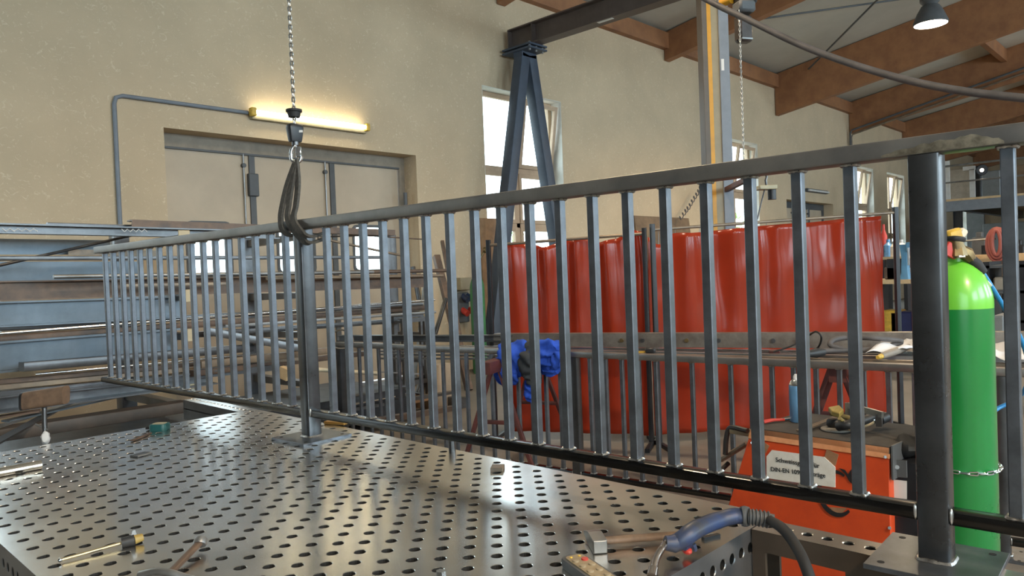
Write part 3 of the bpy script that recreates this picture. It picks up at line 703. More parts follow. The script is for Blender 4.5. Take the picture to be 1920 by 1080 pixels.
part('motor', MB().cyl((kx+.035, ky-.03, kz-.015), (kx+.035, ky-.03, kz-.10), .034, n=16), blackm, h3)
zr = dep(1437, 318, D2).z
part('load_chain', MB().tube([(kx, ky, kz+.1), (kx, ky, zr)], .008, 6), steel_dark, h3)
part('support_arm', MB().prof(rrect(.05, .05, .004), (kx, ky, zr), (cx, cy-.1, zr+.02)), red_lacq, h3)
part('chain_tail', MB().tube([(kx-.03, ky+.0, kz-.01), (kx-.06, ky+.02, kz-.12), (kx-.1, ky+.04, kz-.26)], .006, 6), steel_dark, h3)
# thick hose sagging across the top right
pts = [dep(x, y, d) for x, y, d in ((1300, -22, 6.0), (1334, 4, 5.9), (1400, 36, 5.7), (1500, 84, 5.4), (1600, 121, 5.1), (1700, 150, 4.8), (1800, 170, 4.5), (1920, 184, 4.2), (2050, 194, 3.9))]
pts = [V(pts[0])+V((.0, .3, .5))]+pts
solo('hose', MB().tube(catmull(pts, 8), .024, 12), hosem, 'thick grey hose sagging across the top right under the roof', 'hose')
# a pipe bundle under the second rafter
for k, dz in enumerate((0, .12)):
    a, b = aty(1594, 250, 8.85), atx(1925, 135, 25.72); a = V((25.72-.1*k, a.y, a.z+dz)); b = V((25.72-.1*k, b.y, b.z+dz))
    solo('pipe', MB().tube([(25.72-.1*k, 8.93, (1.2, 4.2)[k]), a+V((0, .05, -.1)), a, b], .032, 8), (steel_tan, grey_d)[k], ('pale pipe running up along the rafter from the far wall', 'dark pipe just above the pale pipe along the rafter')[k], 'pipe')

# ================================================================== WELDING CURTAINS
CQ = [V((4.873, 4.957, 0)), V((5.50, 3.658, 0)), V((7.39, 2.191, 0))]
def screen(label, a, b, h0, h1, top0=0.0):
    t = thing('curtain_stand', label, 'curtain stand', (a+b)/2); d = (b-a).normalized(); nrm = V((-d.y, d.x, 0))
    for p, h in ((a, h0), (b, h1)):
        po = part('post', MB().prof(rrect(.04, .04, .004), p+V((0, 0, .03)), p+V((0, 0, h)), up=(d.x, d.y, 0)), blackm, t)
        part('foot', MB().prof(rrect(.04, .035, .004), p-nrm*.28+V((0, 0, .018)), p+nrm*.28+V((0, 0, .018))), blackm, t)
    part('curtain_rail', MB().tube([a+V((0, 0, h0-.05)), b+V((0, 0, h1-.05))], .014, 10), steel_tan, t)
    return t, d, nrm
s1, d1, n1 = screen('black welding screen frame at left, with short red curtain', CQ[0], CQ[1], 1.868, 1.90)
s2, d2, n2 = screen('long black welding screen frame at right, with red curtain', CQ[1]+d1*.07, CQ[2], 1.93, 2.02)
def curtain(label, a, b, za, zb, edge, seed, amp, folds, sag, parent_n):
    # hanging PVC sheet: folds as lateral waves, scalloped top between its eyelets
    d = (b-a); ln = d.length; d.normalize(); n = V((-d.y, d.x, 0)); random.seed(seed)
    ph = [random.uniform(0, 6.28) for _ in range(6)]
    def fn(u, v):
        s = u*ln; x = s
        top = za+(zb-za)*u+edge(u); bot = .07
        k = 1-v  # 1 at the top
        w = amp*(math.sin(folds*2*PI*u+ph[0]+.9*math.sin(4*u+ph[1]))*(.6+.4*k)+.8*noise.noise(V((u*folds*.8, v*.9, seed)))*1.4+.35*math.sin(folds*2.3*2*PI*u+ph[3]-v*1.5)*k*k)
        w += .02*noise.noise(V((u*7+v*3, v*4-u*2, seed+3)))
        p = a+d*(x+.02*math.sin(6*v+ph[5]+9*u)*.4)+n*(w+.10)
        return V((p.x, p.y, top+(bot-top)*v))
    mb = MB().grid(fn, 120, 40)
    o = recentre(part('welding_curtain', mb, curt, None)); sol = o.modifiers.new('thickness', 'SOLIDIFY'); sol.thickness = .003
    tag(o, label, 'curtain', 'red welding curtains'); return o, fn
def scal(pts):
    def f(u):
        for (a, p), (b, q) in zip(pts, pts[1:]):
            if a <= u <= b: return p+(q-p)*(3*((u-a)/(b-a))**2-2*((u-a)/(b-a))**3)
        return pts[-1][1]
    return f
c1, f1 = curtain('short crumpled red welding curtain hanging at the left frame', CQ[0]+d1*.06, CQ[1]-d1*.02, 1.80, 1.84, scal([(0, .015), (.13, .02), (.25, .0), (.33, -.035), (.43, .0), (.5, .02), (.62, .03), (.7, -.03), (.82, -.01), (.92, .06), (1, .03)]), 11, .038, 4.2, 0, None)
c2, f2 = curtain('wide red welding curtain with a dark fold at the right frame', CQ[1]+d1*.07-d2*.02, CQ[2]-d2*.06, 1.85, 1.94, scal([(0, -.03), (.05, -.10), (.12, -.01), (.18, -.02), (.35, -.01), (.5, 0), (.7, .0), (.88, .01), (1, .01)]), 23, .045, 4.6, 0, None)
for s_, fn_, us, hz_ in ((s1, f1, (.13, .25, .43, .5, .62, .82, .92), (1.818, 1.85)), (s2, f2, (.05, .12, .22, .35, .5, .62, .75, .88, .97), (1.88, 1.97))):
    for u in us:
        p = fn_(u, .004); q = V((p.x, p.y, hz_[0]+(hz_[1]-hz_[0])*u))
        part('curtain_hook', MB().tube([p+V((0, 0, .006)), p+V((.004, 0, .006+(q.z-p.z)*.5)), q+V((0, 0, .016))], .003, 6), steel_grey, s_)
# ================================================================== STEEL RACK AND ITS STOCK
ux = [2.62, aty(475, 560, 7.7).x, aty(738, 520, 7.7).x]
rk = thing('storage_rack', 'dark cantilever steel rack with cream arm tips in front of the gate', 'rack', (ux[1], 7.3, 0))
levels = (2.03, 1.49, 1.16, .875, .56)
for i, x in enumerate(ux):
    part('upright', MB().prof(rrect(.14, .16, .01), (x, 7.78, .0), (x, 7.78, 2.1), up=(0, 1, 0)), steel_dark, rk)
    part('foot_beam', MB().prof(rrect(.12, .12, .01), (x, 5.75 if i == 0 else 6.45, .06), (x, 8.1, .06)), steel_dark, rk)
SPAN = []
def stock(name, poly, m, a, b, label, group=None, end=None, bev=0):
    p, q = aty(*a), aty(*b); hh = max(v for u, v in poly); SPAN.append((p, q, hh))
    return solo(name, MB().prof(poly, p, q), m, label, 'steel bar' if name not in ('steel_sheet', 'steel_profile', 'steel_tube') else name.replace('_', ' '), group)
def circ(r, n=12): return [(r*math.cos(2*PI*k/n), r*math.sin(2*PI*k/n)) for k in range(n)]
R_ = rrect
stock('steel_channel', chan(.10, .078, .012), steel_dark, (-60, 427, 6.75), (520, 441, 6.75), 'long dark channel with chalk zigzags, topmost at the left of the rack')
zz = []
for x0_, x1_ in ((4, 70), (228, 276)):
    n_ = 9; mb = MB(); P_ = []
    for k in range(n_+1):
        p = aty(x0_+(x1_-x0_)*k/n_, 431+.024*(x0_+(x1_-x0_)*k/n_)*.2+(2.6 if k % 2 else -2.6), 6.683); P_.append(p)
    mb.tube(P_, .0045, 5); part('chalk_zigzag', mb, whitep, bpy.data.objects['steel_channel'], smooth=None)
stock('steel_profile', chan(.12, .066, .012, -1), steel_brown, (243, 419.5, 6.95), (735, 437, 6.95), 'brown channel lying on top of the chalk-marked channel')
stock('steel_tube', R_(.05, .024, .004), steel_dark, (88, 420, 7.05), (380, 428, 7.05), 'thin dark flat tube behind the chalk-marked channel')
stock('steel_tube', R_(.04, .034, .004), steel_dark, (-60, 484.5, 6.5), (718, 482.5, 6.5), 'straight dark square tube crossing in front of the gate panes')
stock('steel_rod', circ(.012), steel_dark, (-60, 511, 6.6), (262, 438, 7.2), 'thin rod slanting up to the top of the rack at left')
stock('steel_rod', circ(.013), steel_tan, (596, 446, 6.7), (757, 480, 6.7), 'light rod slanting down in front of the right gate pane')
stock('steel_rod', circ(.008), steel_brown, (600, 436, 7.0), (798, 449, 7.0), 'thin rusty rod sticking out right at the top of the rack')
stock('steel_rod', circ(.009), steel_dark, (600, 444, 7.1), (736, 440, 7.1), 'thin dark rod beside the rusty rod at the top of the rack')
stock('steel_sheet', rect(.01, .13), steel_blue, (-60, 462, 7.25), (206, 464, 7.25), 'blue-grey sheet strip standing on edge under the top channel')
stock('steel_sheet', rect(.012, .05), steel_tan, (128, 473, 7.15), (300, 475, 7.15), 'short tan strip in front of the upper sheet strip')
stock('steel_sheet', rect(.012, .165), steel_blue, (-60, 510, 7.3), (262, 507, 7.3), 'blue-grey sheet strip standing below the dark square tube')
stock('steel_tube', circ(.017), steel_grey, (100, 519, 6.38), (700, 510, 6.5), 'bright round tube ending above the big brown I-beam')
stock('steel_tube', circ(.022), steel_brown, (430, 515, 7.2), (848, 507, 7.2), 'long rusty round tube sticking out at the right of the rack')
stock('steel_tube', circ(.018), steel_tan, (500, 522, 6.5), (830, 517, 6.7), 'tan round tube below the long rusty tube')
stock('steel_profile', ibeam(.11, .15, .012, .01), steel_brown, (-60, 547, 6.72), (806, 526, 6.72), 'rusty brown I-beam on the second arm level of the rack')
stock('steel_tube', R_(.04, .03, .004), steel_tan, (230, 536, 6.45), (430, 532, 6.45), 'short tan square tube in front of the rusty I-beam')
stock('steel_profile', ibeam(.14, .19, .014, .01), steel_blue, (-60, 592, 6.55), (345, 575, 6.55), 'large blue-grey I-beam on the third arm level at left')
stock('steel_tube', R_(.06, .04, .005), steel_dark, (-60, 619, 6.55), (790, 570, 6.9), 'long dark flat tube under the large blue-grey I-beam')
stock('steel_tube', circ(.013), bright, (-60, 630, 6.30), (815, 562, 7.0), 'long shiny round tube on the third arm level')
stock('steel_tube', R_(.08, .055, .005), steel_brown, (-60, 641, 6.45), (800, 576, 7.1), 'rusty brown flat tube below the shiny tube')
stock('steel_tube', R_(.05, .03, .004), steel_grey, (420, 612, 6.6), (815, 585, 7.0), 'grey flat tube at the right below the rusty flat tube')
stock('steel_tube', R_(.06, .05, .004), steel_dark, (360, 628, 6.6), (800, 598, 7.2), 'dark square tube under the grey flat tube at right')
stock('steel_profile', ibeam(.16, .23, .016, .011), steel_blue, (-60, 674, 6.5), (332, 640, 6.5), 'largest blue-grey I-beam on the fourth arm level')
stock('steel_tube', R_(.09, .065, .006), steel_dark, (40, 688, 6.20), (470, 652, 6.5), 'dark flat tube ending below the largest I-beam')
stock('steel_tube', circ(.009), bright, (66, 702, 6.2), (480, 664, 6.45), 'thin bright rod under the dark flat tube')
stock('steel_bar', rect(.10, .035), steel_brown, (-60, 722, 6.35), (520, 668, 6.6), 'brown flat bar on the fourth arm level')
stock('steel_bar', rect(.09, .03), steel_tan, (-60, 731, 6.25), (560, 672, 6.5), 'tan flat bar just below the brown flat bar')
stock('steel_bar', rect(.12, .05), steel_dark, (-60, 745, 6.3), (520, 688, 6.4), 'dark flat bar just below the tan flat bar')
stock('steel_tube', R_(.08, .06, .005), steel_tan, (372, 684, 6.2), (720, 646, 6.9), 'tan square tube at the right on the fourth arm level')
stock('steel_tube', R_(.08, .05, .005), steel_brown, (360, 700, 6.2), (690, 662, 6.9), 'brown square tube under the tan square tube at right')
stock('steel_tube', R_(.10, .07, .005), steel_dark, (385, 620, 6.5), (575, 655, 6.3), 'dark square tube slanting down behind the railing left of the post')
stock('steel_profile', chan(.16, .12, .012), steel_dark, (-60, 765, 6.3), (400, 706, 6.3), 'dark channel above the brown front beam at the bottom of the rack')
stock('steel_profile', R_(.16, .085, .006), MATS.get('oiled_brown') or mat('oiled_brown', (.10, .075, .058), .55, .4, c2=(.06, .05, .042), scale=6), (-60, 823, 5.98), (346, 761, 5.98), 'brown square beam lying lowest along the front of the rack')
def clear(x, yf, z0, th):
    occ = [(p.z+(q.z-p.z)*(x-p.x)/(q.x-p.x), h) for p, q, h in SPAN if min(p.x, q.x)-.06 < x < max(p.x, q.x)+.06 and p.y+(q.y-p.y)*(x-p.x)/(q.x-p.x) > yf-.1]
    best = None
    for n_ in range(61):
        for sg in (1, -1):
            z = z0+sg*n_*.005; pen = sum(max(0, min(c+h, z+.004)-max(c-h, z-th)) for c, h in occ)
            if pen < 1e-4: return z
            if best is None or pen < best[0]: best = (pen, z)
    return best[1]
cream = mat('cream_tip_paint', (.62, .52, .34), .6)
for i, x in enumerate(ux):
    for z in (levels if i < 2 else levels[2:]):
        yf = (6.28, 6.6, 7.15)[i]
        if z == .56: yf = (6.02, 6.6, 7.15)[i]
        z = clear(x, yf, z, .085)
        a = part('arm', MB().loft([[(x-.045, y, z-.008), (x+.045, y, z-.008), (x+.045, y, z-h), (x-.045, y, z-h)] for y, h in ((yf, .06), (7.72, .085))]), steel_dark, rk, smooth=None)
        part('arm_tip', MB().bx((x-.048, yf-.012, z-.075), (x+.048, yf-.001, z+.03)), cream, a, smooth=None, bev=.004)
for k, (z, h, x0_, x1_) in enumerate(((.121, .18, 1.0, 4.9), (.302, .10, .8, 4.8))):  # added dark blocks that stand in for the shade below the rack
    solo('rack_shade_block', MB().bx((x0_, 6.2, z), (x1_, 7.3, z+h)), blackm, ('lower', 'upper')[k]+' added dark block standing in for the shade under the rack', 'shade block', smooth=None, bev=.004)
# flat bars lying askew on the lowest level
for k, (a, b, w_, m_, lb) in enumerate((((-30, 842), (192, 720), .07, steel_dark, 'dark flat bar lying askew at the bottom of the rack, nearest the railing end'), ((-40, 812), (236, 722), .06, steel_grey, 'grey flat bar lying askew behind the askew dark bar'), ((10, 790), (290, 728), .08, steel_blue, 'blue-grey flat bar lying askew at the bottom of the rack'), ((-30, 786), (75, 770), .10, steel_brown, 'short brown flat bar poking out at the lower left'))):
    p, q = atz(a[0], a[1], .64+.012*k), atz(b[0], b[1], .66+.012*k)
    solo('flat_bar', MB().prof(rect(w_, .012), p, q), m_, lb, 'steel bar')
p = aty(118, 743, 5.99); q = aty(166, 735, 5.99)
# leaning bars and profiles at the right end of the rack
for k, (a, b, r_w, m_, lb) in enumerate((((818, 480, 8.2), (862, 660, 7.6), .09, steel_brown, 'thick rusty square tube leaning on the wall right of the rack'), ((829, 452, 8.6), (866, 650, 7.9), .05, steel_brown, 'slim rusty tube leaning highest right of the rack'), ((774, 500, 7.95), (800, 640, 7.8), .05, steel_dark, 'dark bar leaning at the right end of the rack'), ((798, 520, 8.75), (785, 640, 8.55), .045, steel_grey, 'pale bar leaning left against the rack end'), ((836, 560, 7.55), (806, 660, 7.4), .045, steel_dark, 'short dark bar leaning left beside the thick rusty tube'))):
    p, q = aty(*a), aty(*b); d = q-p; q = p+d*((.0-p.z)/d.z)
    solo('leaning_bar', MB().prof(R_(r_w, r_w, .006), p, q), m_, lb, 'steel bar')
# dark frames stacked upright under the rack end
for k, (xa, xb, yt) in enumerate(((736, 792, 590), (752, 800, 598))):
    Yk = 7.0-.15*k; a, b = aty(xa, yt, Yk), aty(xb, yt, Yk)
    mb = MB(); mb.bx((a.x, Yk-.02, 0.0), (a.x+.05, Yk+.02, a.z)); mb.bx((b.x-.05, Yk-.02, 0), (b.x, Yk+.02, a.z)); mb.bx((a.x+.05, Yk-.02, a.z-.05), (b.x-.05, Yk+.02, a.z)); mb.bx((a.x+.05, Yk-.02, .3), (b.x-.05, Yk+.02, .35))
    solo('steel_stand', mb, steel_dark, ('dark welded steel frame standing at the right end of the rack', 'second dark steel frame standing just in front of the other frame')[k], 'frame', smooth=None)
# odds and ends on the floor between the table and the rack
def onfloor(name, x, y, z0, d, rz, m, label, cat, bev=.004):
    p = atz(x, y, z0); return solo(name, MB().box((p.x, p.y, z0+d[2]/2), d, rotz(rz)), m, label, cat, bev=bev, smooth=None)
def pallet(name, c, rz, label, L=1.2, W=.8):
    t = thing(name, label, 'pallet', c, rz)
    for i in range(5): part('deck_board', MB().box((0, -W/2+.06+i*(W-.12)/4, .13), (L, .11, .022)), wood, t, world=False, smooth=None)
    for i in (-1, 0, 1): part('runner', MB().box((i*(L/2-.06), 0, .06), (.1, W, .118)), wood, t, world=False, smooth=None)
    return t
pc = V(((ux[1]+ux[2])/2, 7.1, 0)); pallet('pallet', pc, .05, 'wooden pallet on the floor at the right end of the rack', 1.5, .9)
for k, (dx, dy, z, L, w, h, rz, m_, lb) in enumerate(((-.2, -.1, .142, 1.5, .3, .10, .03, steel_dark, 'dark offcut block on the pallet'), (.1, .22, .142, 1.3, .2, .14, .08, steel_brown, 'rusty offcut on the pallet behind the dark offcut'), (-.1, .0, .285, 1.2, .5, .03, -.05, steel_blue, 'grey plate on top of the offcuts on the pallet'))):
    solo('steel_offcut', MB().box((pc.x+dx, pc.y+dy, z+h/2), (L, w, h), rotz(rz)), m_, lb, 'offcut', smooth=None, bev=.004)
p, q = aty(596, 693, 6.6), aty(706, 700, 6.6); solo('tube', MB().cyl(p, q, .022), mat('cream_tube_paint', (.72, .64, .46), .4), 'cream white tube lying behind the railing right of its left post', 'tube')
p, q = aty(652, 760, 6.0), aty(764, 738, 6.3); solo('flat_bar', MB().prof(rect(.05, .012), p, q), bright, 'shiny flat bar near the floor behind the railing right of its left post', 'steel bar')
p, q = aty(655, 768, 6.15), aty(850, 735, 6.5); solo('flat_bar', MB().prof(rect(.09, .03), p, q), steel_dark, 'dark bar near the floor just behind the shiny flat bar', 'steel bar')
p, q = aty(700, 790, 5.3), aty(850, 765, 5.8); solo('flat_bar', MB().prof(rect(.08, .05), p, q), steel_brown, 'rusty bar on the floor left of the trestle', 'steel bar')
p, q = aty(680, 696, 6.9), aty(806, 702, 6.9); solo('flat_bar', MB().prof(rect(.06, .014), p, q), steel_grey, 'grey flat bar lying level below the rack end', 'steel bar')
# wooden block at the rack's second post, paper sack, orange hose, black crate
p = aty(534, 700, 5.9); solo('wooden_block', MB().box(p, (.06, .10, .10), rotz(.5) @ Matrix.Rotation(.4, 3, 'X')), woodlight, 'small wooden block left of the railing post', 'block', smooth=None, bev=.003)
p = atz(830, 760, 0); sk = MB()
sk.loft([[(p.x+u*s_+.02*math.sin(9*u+z*12), p.y+v*s_+.02*math.cos(11*v+9*z), z) for u, v in R_(.42, .30, .08, 5)] for z, s_ in ((0, .9), (.1, 1.05), (.25, 1.0), (.38, .9), (.46, .55), (.5, .42))])
solo('paper_sack', sk, osb, 'crumpled beige paper sack on the floor behind the railing', 'sack')
p = atz(720, 790, 0); solo('crate', MB().box((p.x, p.y, .17), (.5, .36, .34), rotz(.3)), blackm, 'black crate on the floor below the rack end', 'crate', bev=.02)
pts = [atz(x, y, .03) for x, y in ((775, 752), (786, 742), (806, 744), (824, 752), (812, 760), (796, 756))]
solo('hose', MB().tube(catmull(pts, 6), .012, 8), redp, 'small orange red hose on the floor beside the paper sack', 'hose')
# CEE socket box and cable on the wall
q = aty(868, 532, Y1-.01)
t = thing('socket_box', 'grey electrical socket box with red plug on the wall left of the curtain', 'socket box', (q.x, Y1, q.z-.6))
part('box_housing', MB().bx((q.x-.22, Y1-.20, q.z-.10), (q.x+.10, Y1, q.z+.10)), beige_p, t, smooth=None, bev=.01)
part('box_housing', MB().bx((q.x-.22, Y1-.12, q.z-.62), (q.x+.02, Y1, q.z-.14)), grey_d, t, smooth=None, bev=.01)
for k, (dx, dz, m_) in enumerate(((-.10, -.2, bluep), (.0, -.2, bluep), (.03, -.42, redp), (-.12, -.42, redp))): part('socket', MB().cyl((q.x+dx, Y1-.1, q.z+dz), (q.x+dx+.01, Y1-.22, q.z+dz-.06), .05, n=14), m_, t)
part('cable', MB().tube(catmull([(q.x+.03, Y1-.2, q.z-.47), (q.x+.04, Y1-.2, q.z-.9), (q.x+.12, Y1-.15, q.z-1.6), (q.x+.14, Y1-.1, .02)], 6), .012, 6), rubber, t)
part('cable', MB().tube(catmull([(q.x+.06, Y1-.2, q.z-.3), (q.x+.25, Y1-.12, q.z-.5), (q.x+.45, Y1-.1, q.z-.62), (q.x+.5, Y1-.1, .3)], 6), .01, 6), rubber, t)
# old green gas cylinder, brown boards leaning on the wall
def gas_bottle(name, c, r, h, m, m2, label, seg=.8):
    t = thing(name, label, 'gas cylinder', c)
    part('body', MB().lathe([(.0, .0), (r*.94, 0), (r, .03), (r, h*seg)], c, 32), m, t)
    part('shoulder', MB().lathe([(r, h*seg), (r*.99, h*seg+.03), (r*.9, h*seg+.09), (r*.72, h*seg+.15), (r*.5, h*seg+.19), (r*.42, h*seg+.205), (r*.42, h*seg+.24), (.0, h*seg+.24)], c, 32), m2, t)
    return t
p = aty(893, 500, 8.5); gb = gas_bottle('gas_cylinder', (p.x, 8.5, 0), .115, 1.62, green_old, green_old, 'faded green gas cylinder by the wall left of the red curtain', .82)
g2 = MB(); g2.cyl((p.x, 8.5, 1.55), (p.x, 8.5, 1.66), .02); part('valve', g2, brass, gb)
part('gauge', MB().cyl((p.x+.12, 8.42, 1.93), (p.x+.13, 8.38, 1.93), .05, n=16), brass, gb)
part('valve_arm', MB().tube([(p.x, 8.5, 1.64), (p.x+.03, 8.46, 1.78), (p.x+.12, 8.42, 1.92)], .02, 8), brass, gb)
a, b = aty(905, 408, 8.85), aty(938, 408, 8.85)
solo('board', MB().loft([[(a.x, Y1-.03-dy, z), (b.x+.06, Y1-.03-dy, z), (b.x+.06, Y1-.06-dy, z), (a.x, Y1-.06-dy, z)] for z, dy in ((0, .10), (a.z, .02))]), wood, 'brown wooden board leaning on the wall beside the window', 'board', smooth=None)
a, b = aty(1190, 404, 8.9), aty(1292, 408, 8.9)
solo('board', MB().loft([[(a.x, Y1-.03-dy, z), (b.x, Y1-.03-dy, z), (b.x, Y1-.07-dy, z), (a.x, Y1-.07-dy, z)] for z, dy in ((0, .3), (a.z, .02))]), board, 'grey-brown wooden board leaning on the wall above the gap of the curtains', 'board', smooth=None)
pts = [aty(x, y, 8.7) for x, y in ((1274, 412), (1284, 398), (1292, 388), (1300, 374), (1308, 362), (1314, 350))]
hx_ = []
for i in range(60):
    u = i/59*(len(pts)-1); k = min(int(u), len(pts)-2); p = pts[k]+(pts[k+1]-pts[k])*(u-k); hx_.append(p+V((.05*math.cos(i*1.05), .0, .05*math.sin(i*1.05))))
solo('spiral_cable', MB().tube(hx_, .012, 6), hosem, 'grey spiral cable on the wall above the grey-brown board', 'cable')
# ================================================================== TRESTLES, BEAM AND BARS BEHIND THE TABLE
def trestle(c, rz, label):
    t = thing('trestle', label, 'trestle', c, rz)
    pt = lambda mb, name, **k: part(name, mb, red_lacq, t, world=False, **k)
    pt(MB().prof(rrect(.10, .09, .006), (-.62, 0, .855), (.5, 0, .855)), 'top_beam')
    for x in (-.42, .42):
        for s in (-1, 1): pt(MB().prof(rrect(.032, .032, .004), (x, s*.03, .83), (x+.03*(1 if x > 0 else -1), s*.32, .0), up=(1, 0, 0)), 'leg')
        pt(MB().prof(rrect(.03, .03, .004), (x+.01*(1 if x > 0 else -1), -.17, .42), (x+.01*(1 if x > 0 else -1), .17, .42)), 'cross_bar')
    return t
ia, ib = V((4.387, 4.445, 0)), V((5.453, 1.551, 0)); idr = (ib-ia).normalized(); ian = math.atan2(idr.y, idr.x)
zi = 1.02
Ia = atz(925, 626, zi); Ib = atz(1705, 623.5, zi); idr = (Ib-Ia).normalized(); inr = V((-idr.y, idr.x, 0))
TA = math.atan2(inr.y, inr.x)
def tpos(x, y): p = atz(x, y, .9); return p
q1 = atz(872, 690, .90); q2 = atz(1570, 700, .9)
trestle(V((q1.x, q1.y, 0))+inr*.92, TA, 'red painted trestle under the bars, left, beside the blue jacket')
trestle(V((q2.x, q2.y, 0))+inr*.86, TA, 'red painted trestle under the bars, right, behind the orange welder')
q3 = atz(1890, 730, .9)
Ie = Ib+idr*2.6
t = thing('steel_profile', 'thick rusty channel with bolts lying on the trestles', 'steel beam', Ia)
H_ = .115
part('channel', MB().prof(chan(.10, H_, .014, -1), Ia+V((0, 0, -H_/2))+inr*.05, Ie+V((0, 0, -H_/2))+inr*.05), steel_tan, t, smooth=None)
t.children[0].data.materials[0] = mat('oiled_channel_steel', (.26, .235, .2), .42, .5, c2=(.15, .12, .10), scale=8)
for x in (1166, 1205, 1288, 1348, 1450, 1497):
    d = ray(x, 637); n_ = V((inr.x, inr.y, 0)); q = CC+d*((Ia+inr*.0-CC).dot(n_)/d.dot(n_)); q.z = zi-H_*.5
    part('bolt', MB().cyl(q-inr*.018, q+inr*.02, .017, n=8), brass if x in (1166, 1288) else steel_dark, t)
La, Lb = atz(600, 634, 1.01), atz(935, 634, 1.01); La = La+inr*.3; Lb = Lb+inr*.3
solo('steel_profile', MB().prof(ibeam(.08, .06, .01, .01), La+V((0, 0, -.03)), Lb+V((0, 0, -.03))), steel_dark, 'dark flanged bar lying behind the railing, left of the bolted channel', 'steel beam', smooth=None)
# flat bars on the trestles between channel and railing
specs = [(745, 650, 1712, 668, .945, .05, .02, steel_grey, 'grey flat bar nearest the channel on the trestles'),
         (760, 646.5, 1712, 659, .955, .05, .012, bright, 'bright flat bar beside the channel on the trestles'),
         (1010, 653.5, 1712, 664, .945, .05, .02, steel_dark, 'added dark filler bar between the bright and the tan bars'),  # added to close the row so it shades the curtain
         (1090, 659.5, 1712, 679, .94, .05, .02, steel_dark, 'added dark filler bar between the tan and the brown bars'),  # second added filler, for the same shade on the curtain
         (1000, 657, 1712, 676, .955, .04, .02, steel_tan, 'tan bar in the row of bars on the trestles'),
         (1060, 661, 1712, 682, .95, .03, .025, steel_brown, 'brown bar nearest the railing in the row of bars')]
for x0, y0, x1, y1, z, w, h, m_, lb in specs:
    p, q = atz(x0, y0, z), atz(x1, y1, z); solo('flat_bar', MB().prof(rect(w, h), p-V((0, 0, h/2)), q+(q-p).normalized()*.9-V((0, 0, h/2))), m_, lb, 'steel bar', smooth=None)
for k, (y0, y1, z) in enumerate(((663, 666, .87), (669, 672, .83), (677, 678, .80))):
    p, q = atz(690, y0, z), atz(935, y1, z); solo('steel_rod', MB().prof(rect(.03, .016), p+inr*.2, q+inr*.2), steel_grey, ('upper', 'middle', 'lowest')[k]+' pale bar of the three seen under the second railing at left', 'steel bar', smooth=None)
# tape measure on the bars
p = atz(1220, 661, .96)
solo('tape_measure', MB().box((p.x, p.y, .975), (.07, .05, .035), rotz(ian)), blackp, 'small black tape measure lying on the bars behind the railing', 'tape measure', bev=.008)
solo('folding_rule', MB().prof(rect(.02, .012), atz(1196, 660, .962), atz(1214, 660, .962)), yellowp, 'yellow rule beside the small black tape measure', 'rule', smooth=None)
# torch, cable loop, paper and grinder on the bars
p0 = [atz(x, y, 1.0) for x, y in ((1512, 664), (1530, 662), (1560, 657), (1590, 656))]
t = thing('welding_torch', 'second black torch with thick hose loop lying on the bars', 'torch', p0[0])
part('torch_head', MB().tube([p0[0], p0[1], p0[1]+(p0[2]-p0[1])*.4], [.018, .03, .026], 10), blackp, t)
hp_ = [(1545, 658, .99), (1580, 657, .99), (1625, 656, .99), (1660, 650, 1.0), (1690, 640, 1.03), (1640, 634, 1.06), (1590, 633, 1.06), (1562, 638, 1.05), (1558, 648, 1.02), (1580, 654, 1.0)]
part('hose_loop', MB().tube(catmull([atz(*a) for a in hp_], 6), .017, 10), hosem, t)
cb = [(1450, 660, .98), (1485, 648, 1.02), (1515, 630, 1.08), (1530, 622, 1.12), (1540, 632, 1.09), (1535, 650, 1.02), (1520, 660, .98)]
solo('cable', MB().tube(catmull([atz(*a) for a in cb], 6), .006, 6), rubber, 'thin black cable arching over the bars beside the second torch', 'cable')
p = atz(1452, 659, .975); solo('cable_clamp', MB().box((p.x, p.y, .972), (.07, .025, .02), rotz(ian)), copper, 'small copper clamp at the end of the thin cable', 'clamp', bev=.004).data.materials[0] = red_lacq
def sheet(name, P4, z, label):
    A = [atz(x, y, zz) for x, y, zz in P4]
    def fn(u, v):
        p = (A[0]*(1-u)+A[1]*u)*(1-v)+(A[3]*(1-u)+A[2]*u)*v; p.z += .025*math.sin(5*u+2*v)*math.sin(PI*u)+.012*math.sin(9*v+4*u); return p
    o = solo(name, MB().grid(fn, 16, 10), white, label, 'paper'); s = o.modifiers.new('thickness', 'SOLIDIFY'); s.thickness = .002; return o
sheet('paper_sheet', [(1622, 662, .985), (1700, 632, 1.03), (1770, 640, 1.03), (1700, 655, 1.0)], 1, 'white drawing sheet bent over the bars left of the near post')
sheet('paper_sheet', [(1840, 664, 1.0), (1855, 640, 1.02), (1935, 650, 1.02), (1930, 680, .985)], 1, 'white drawing sheet on the bars right of the green cylinder')
pp = [atz(x, y, .99) for x, y in ((1652, 668), (1670, 662), (1690, 655), (1704, 650))]
t = thing('angle_grinder', 'grey-handled tool with yellow tip on the bars by the near post', 'tool', pp[0])
part('tool_body', MB().tube([pp[0], pp[1], pp[2], pp[3]], [.018, .022, .022, .018], 10), mat('taupe_plastic', (.28, .24, .2), .5), t)
part('tool_tip', MB().cyl(pp[0]+(pp[0]-pp[1])*.35, pp[0], .010, .016, 10), yellowp, t)

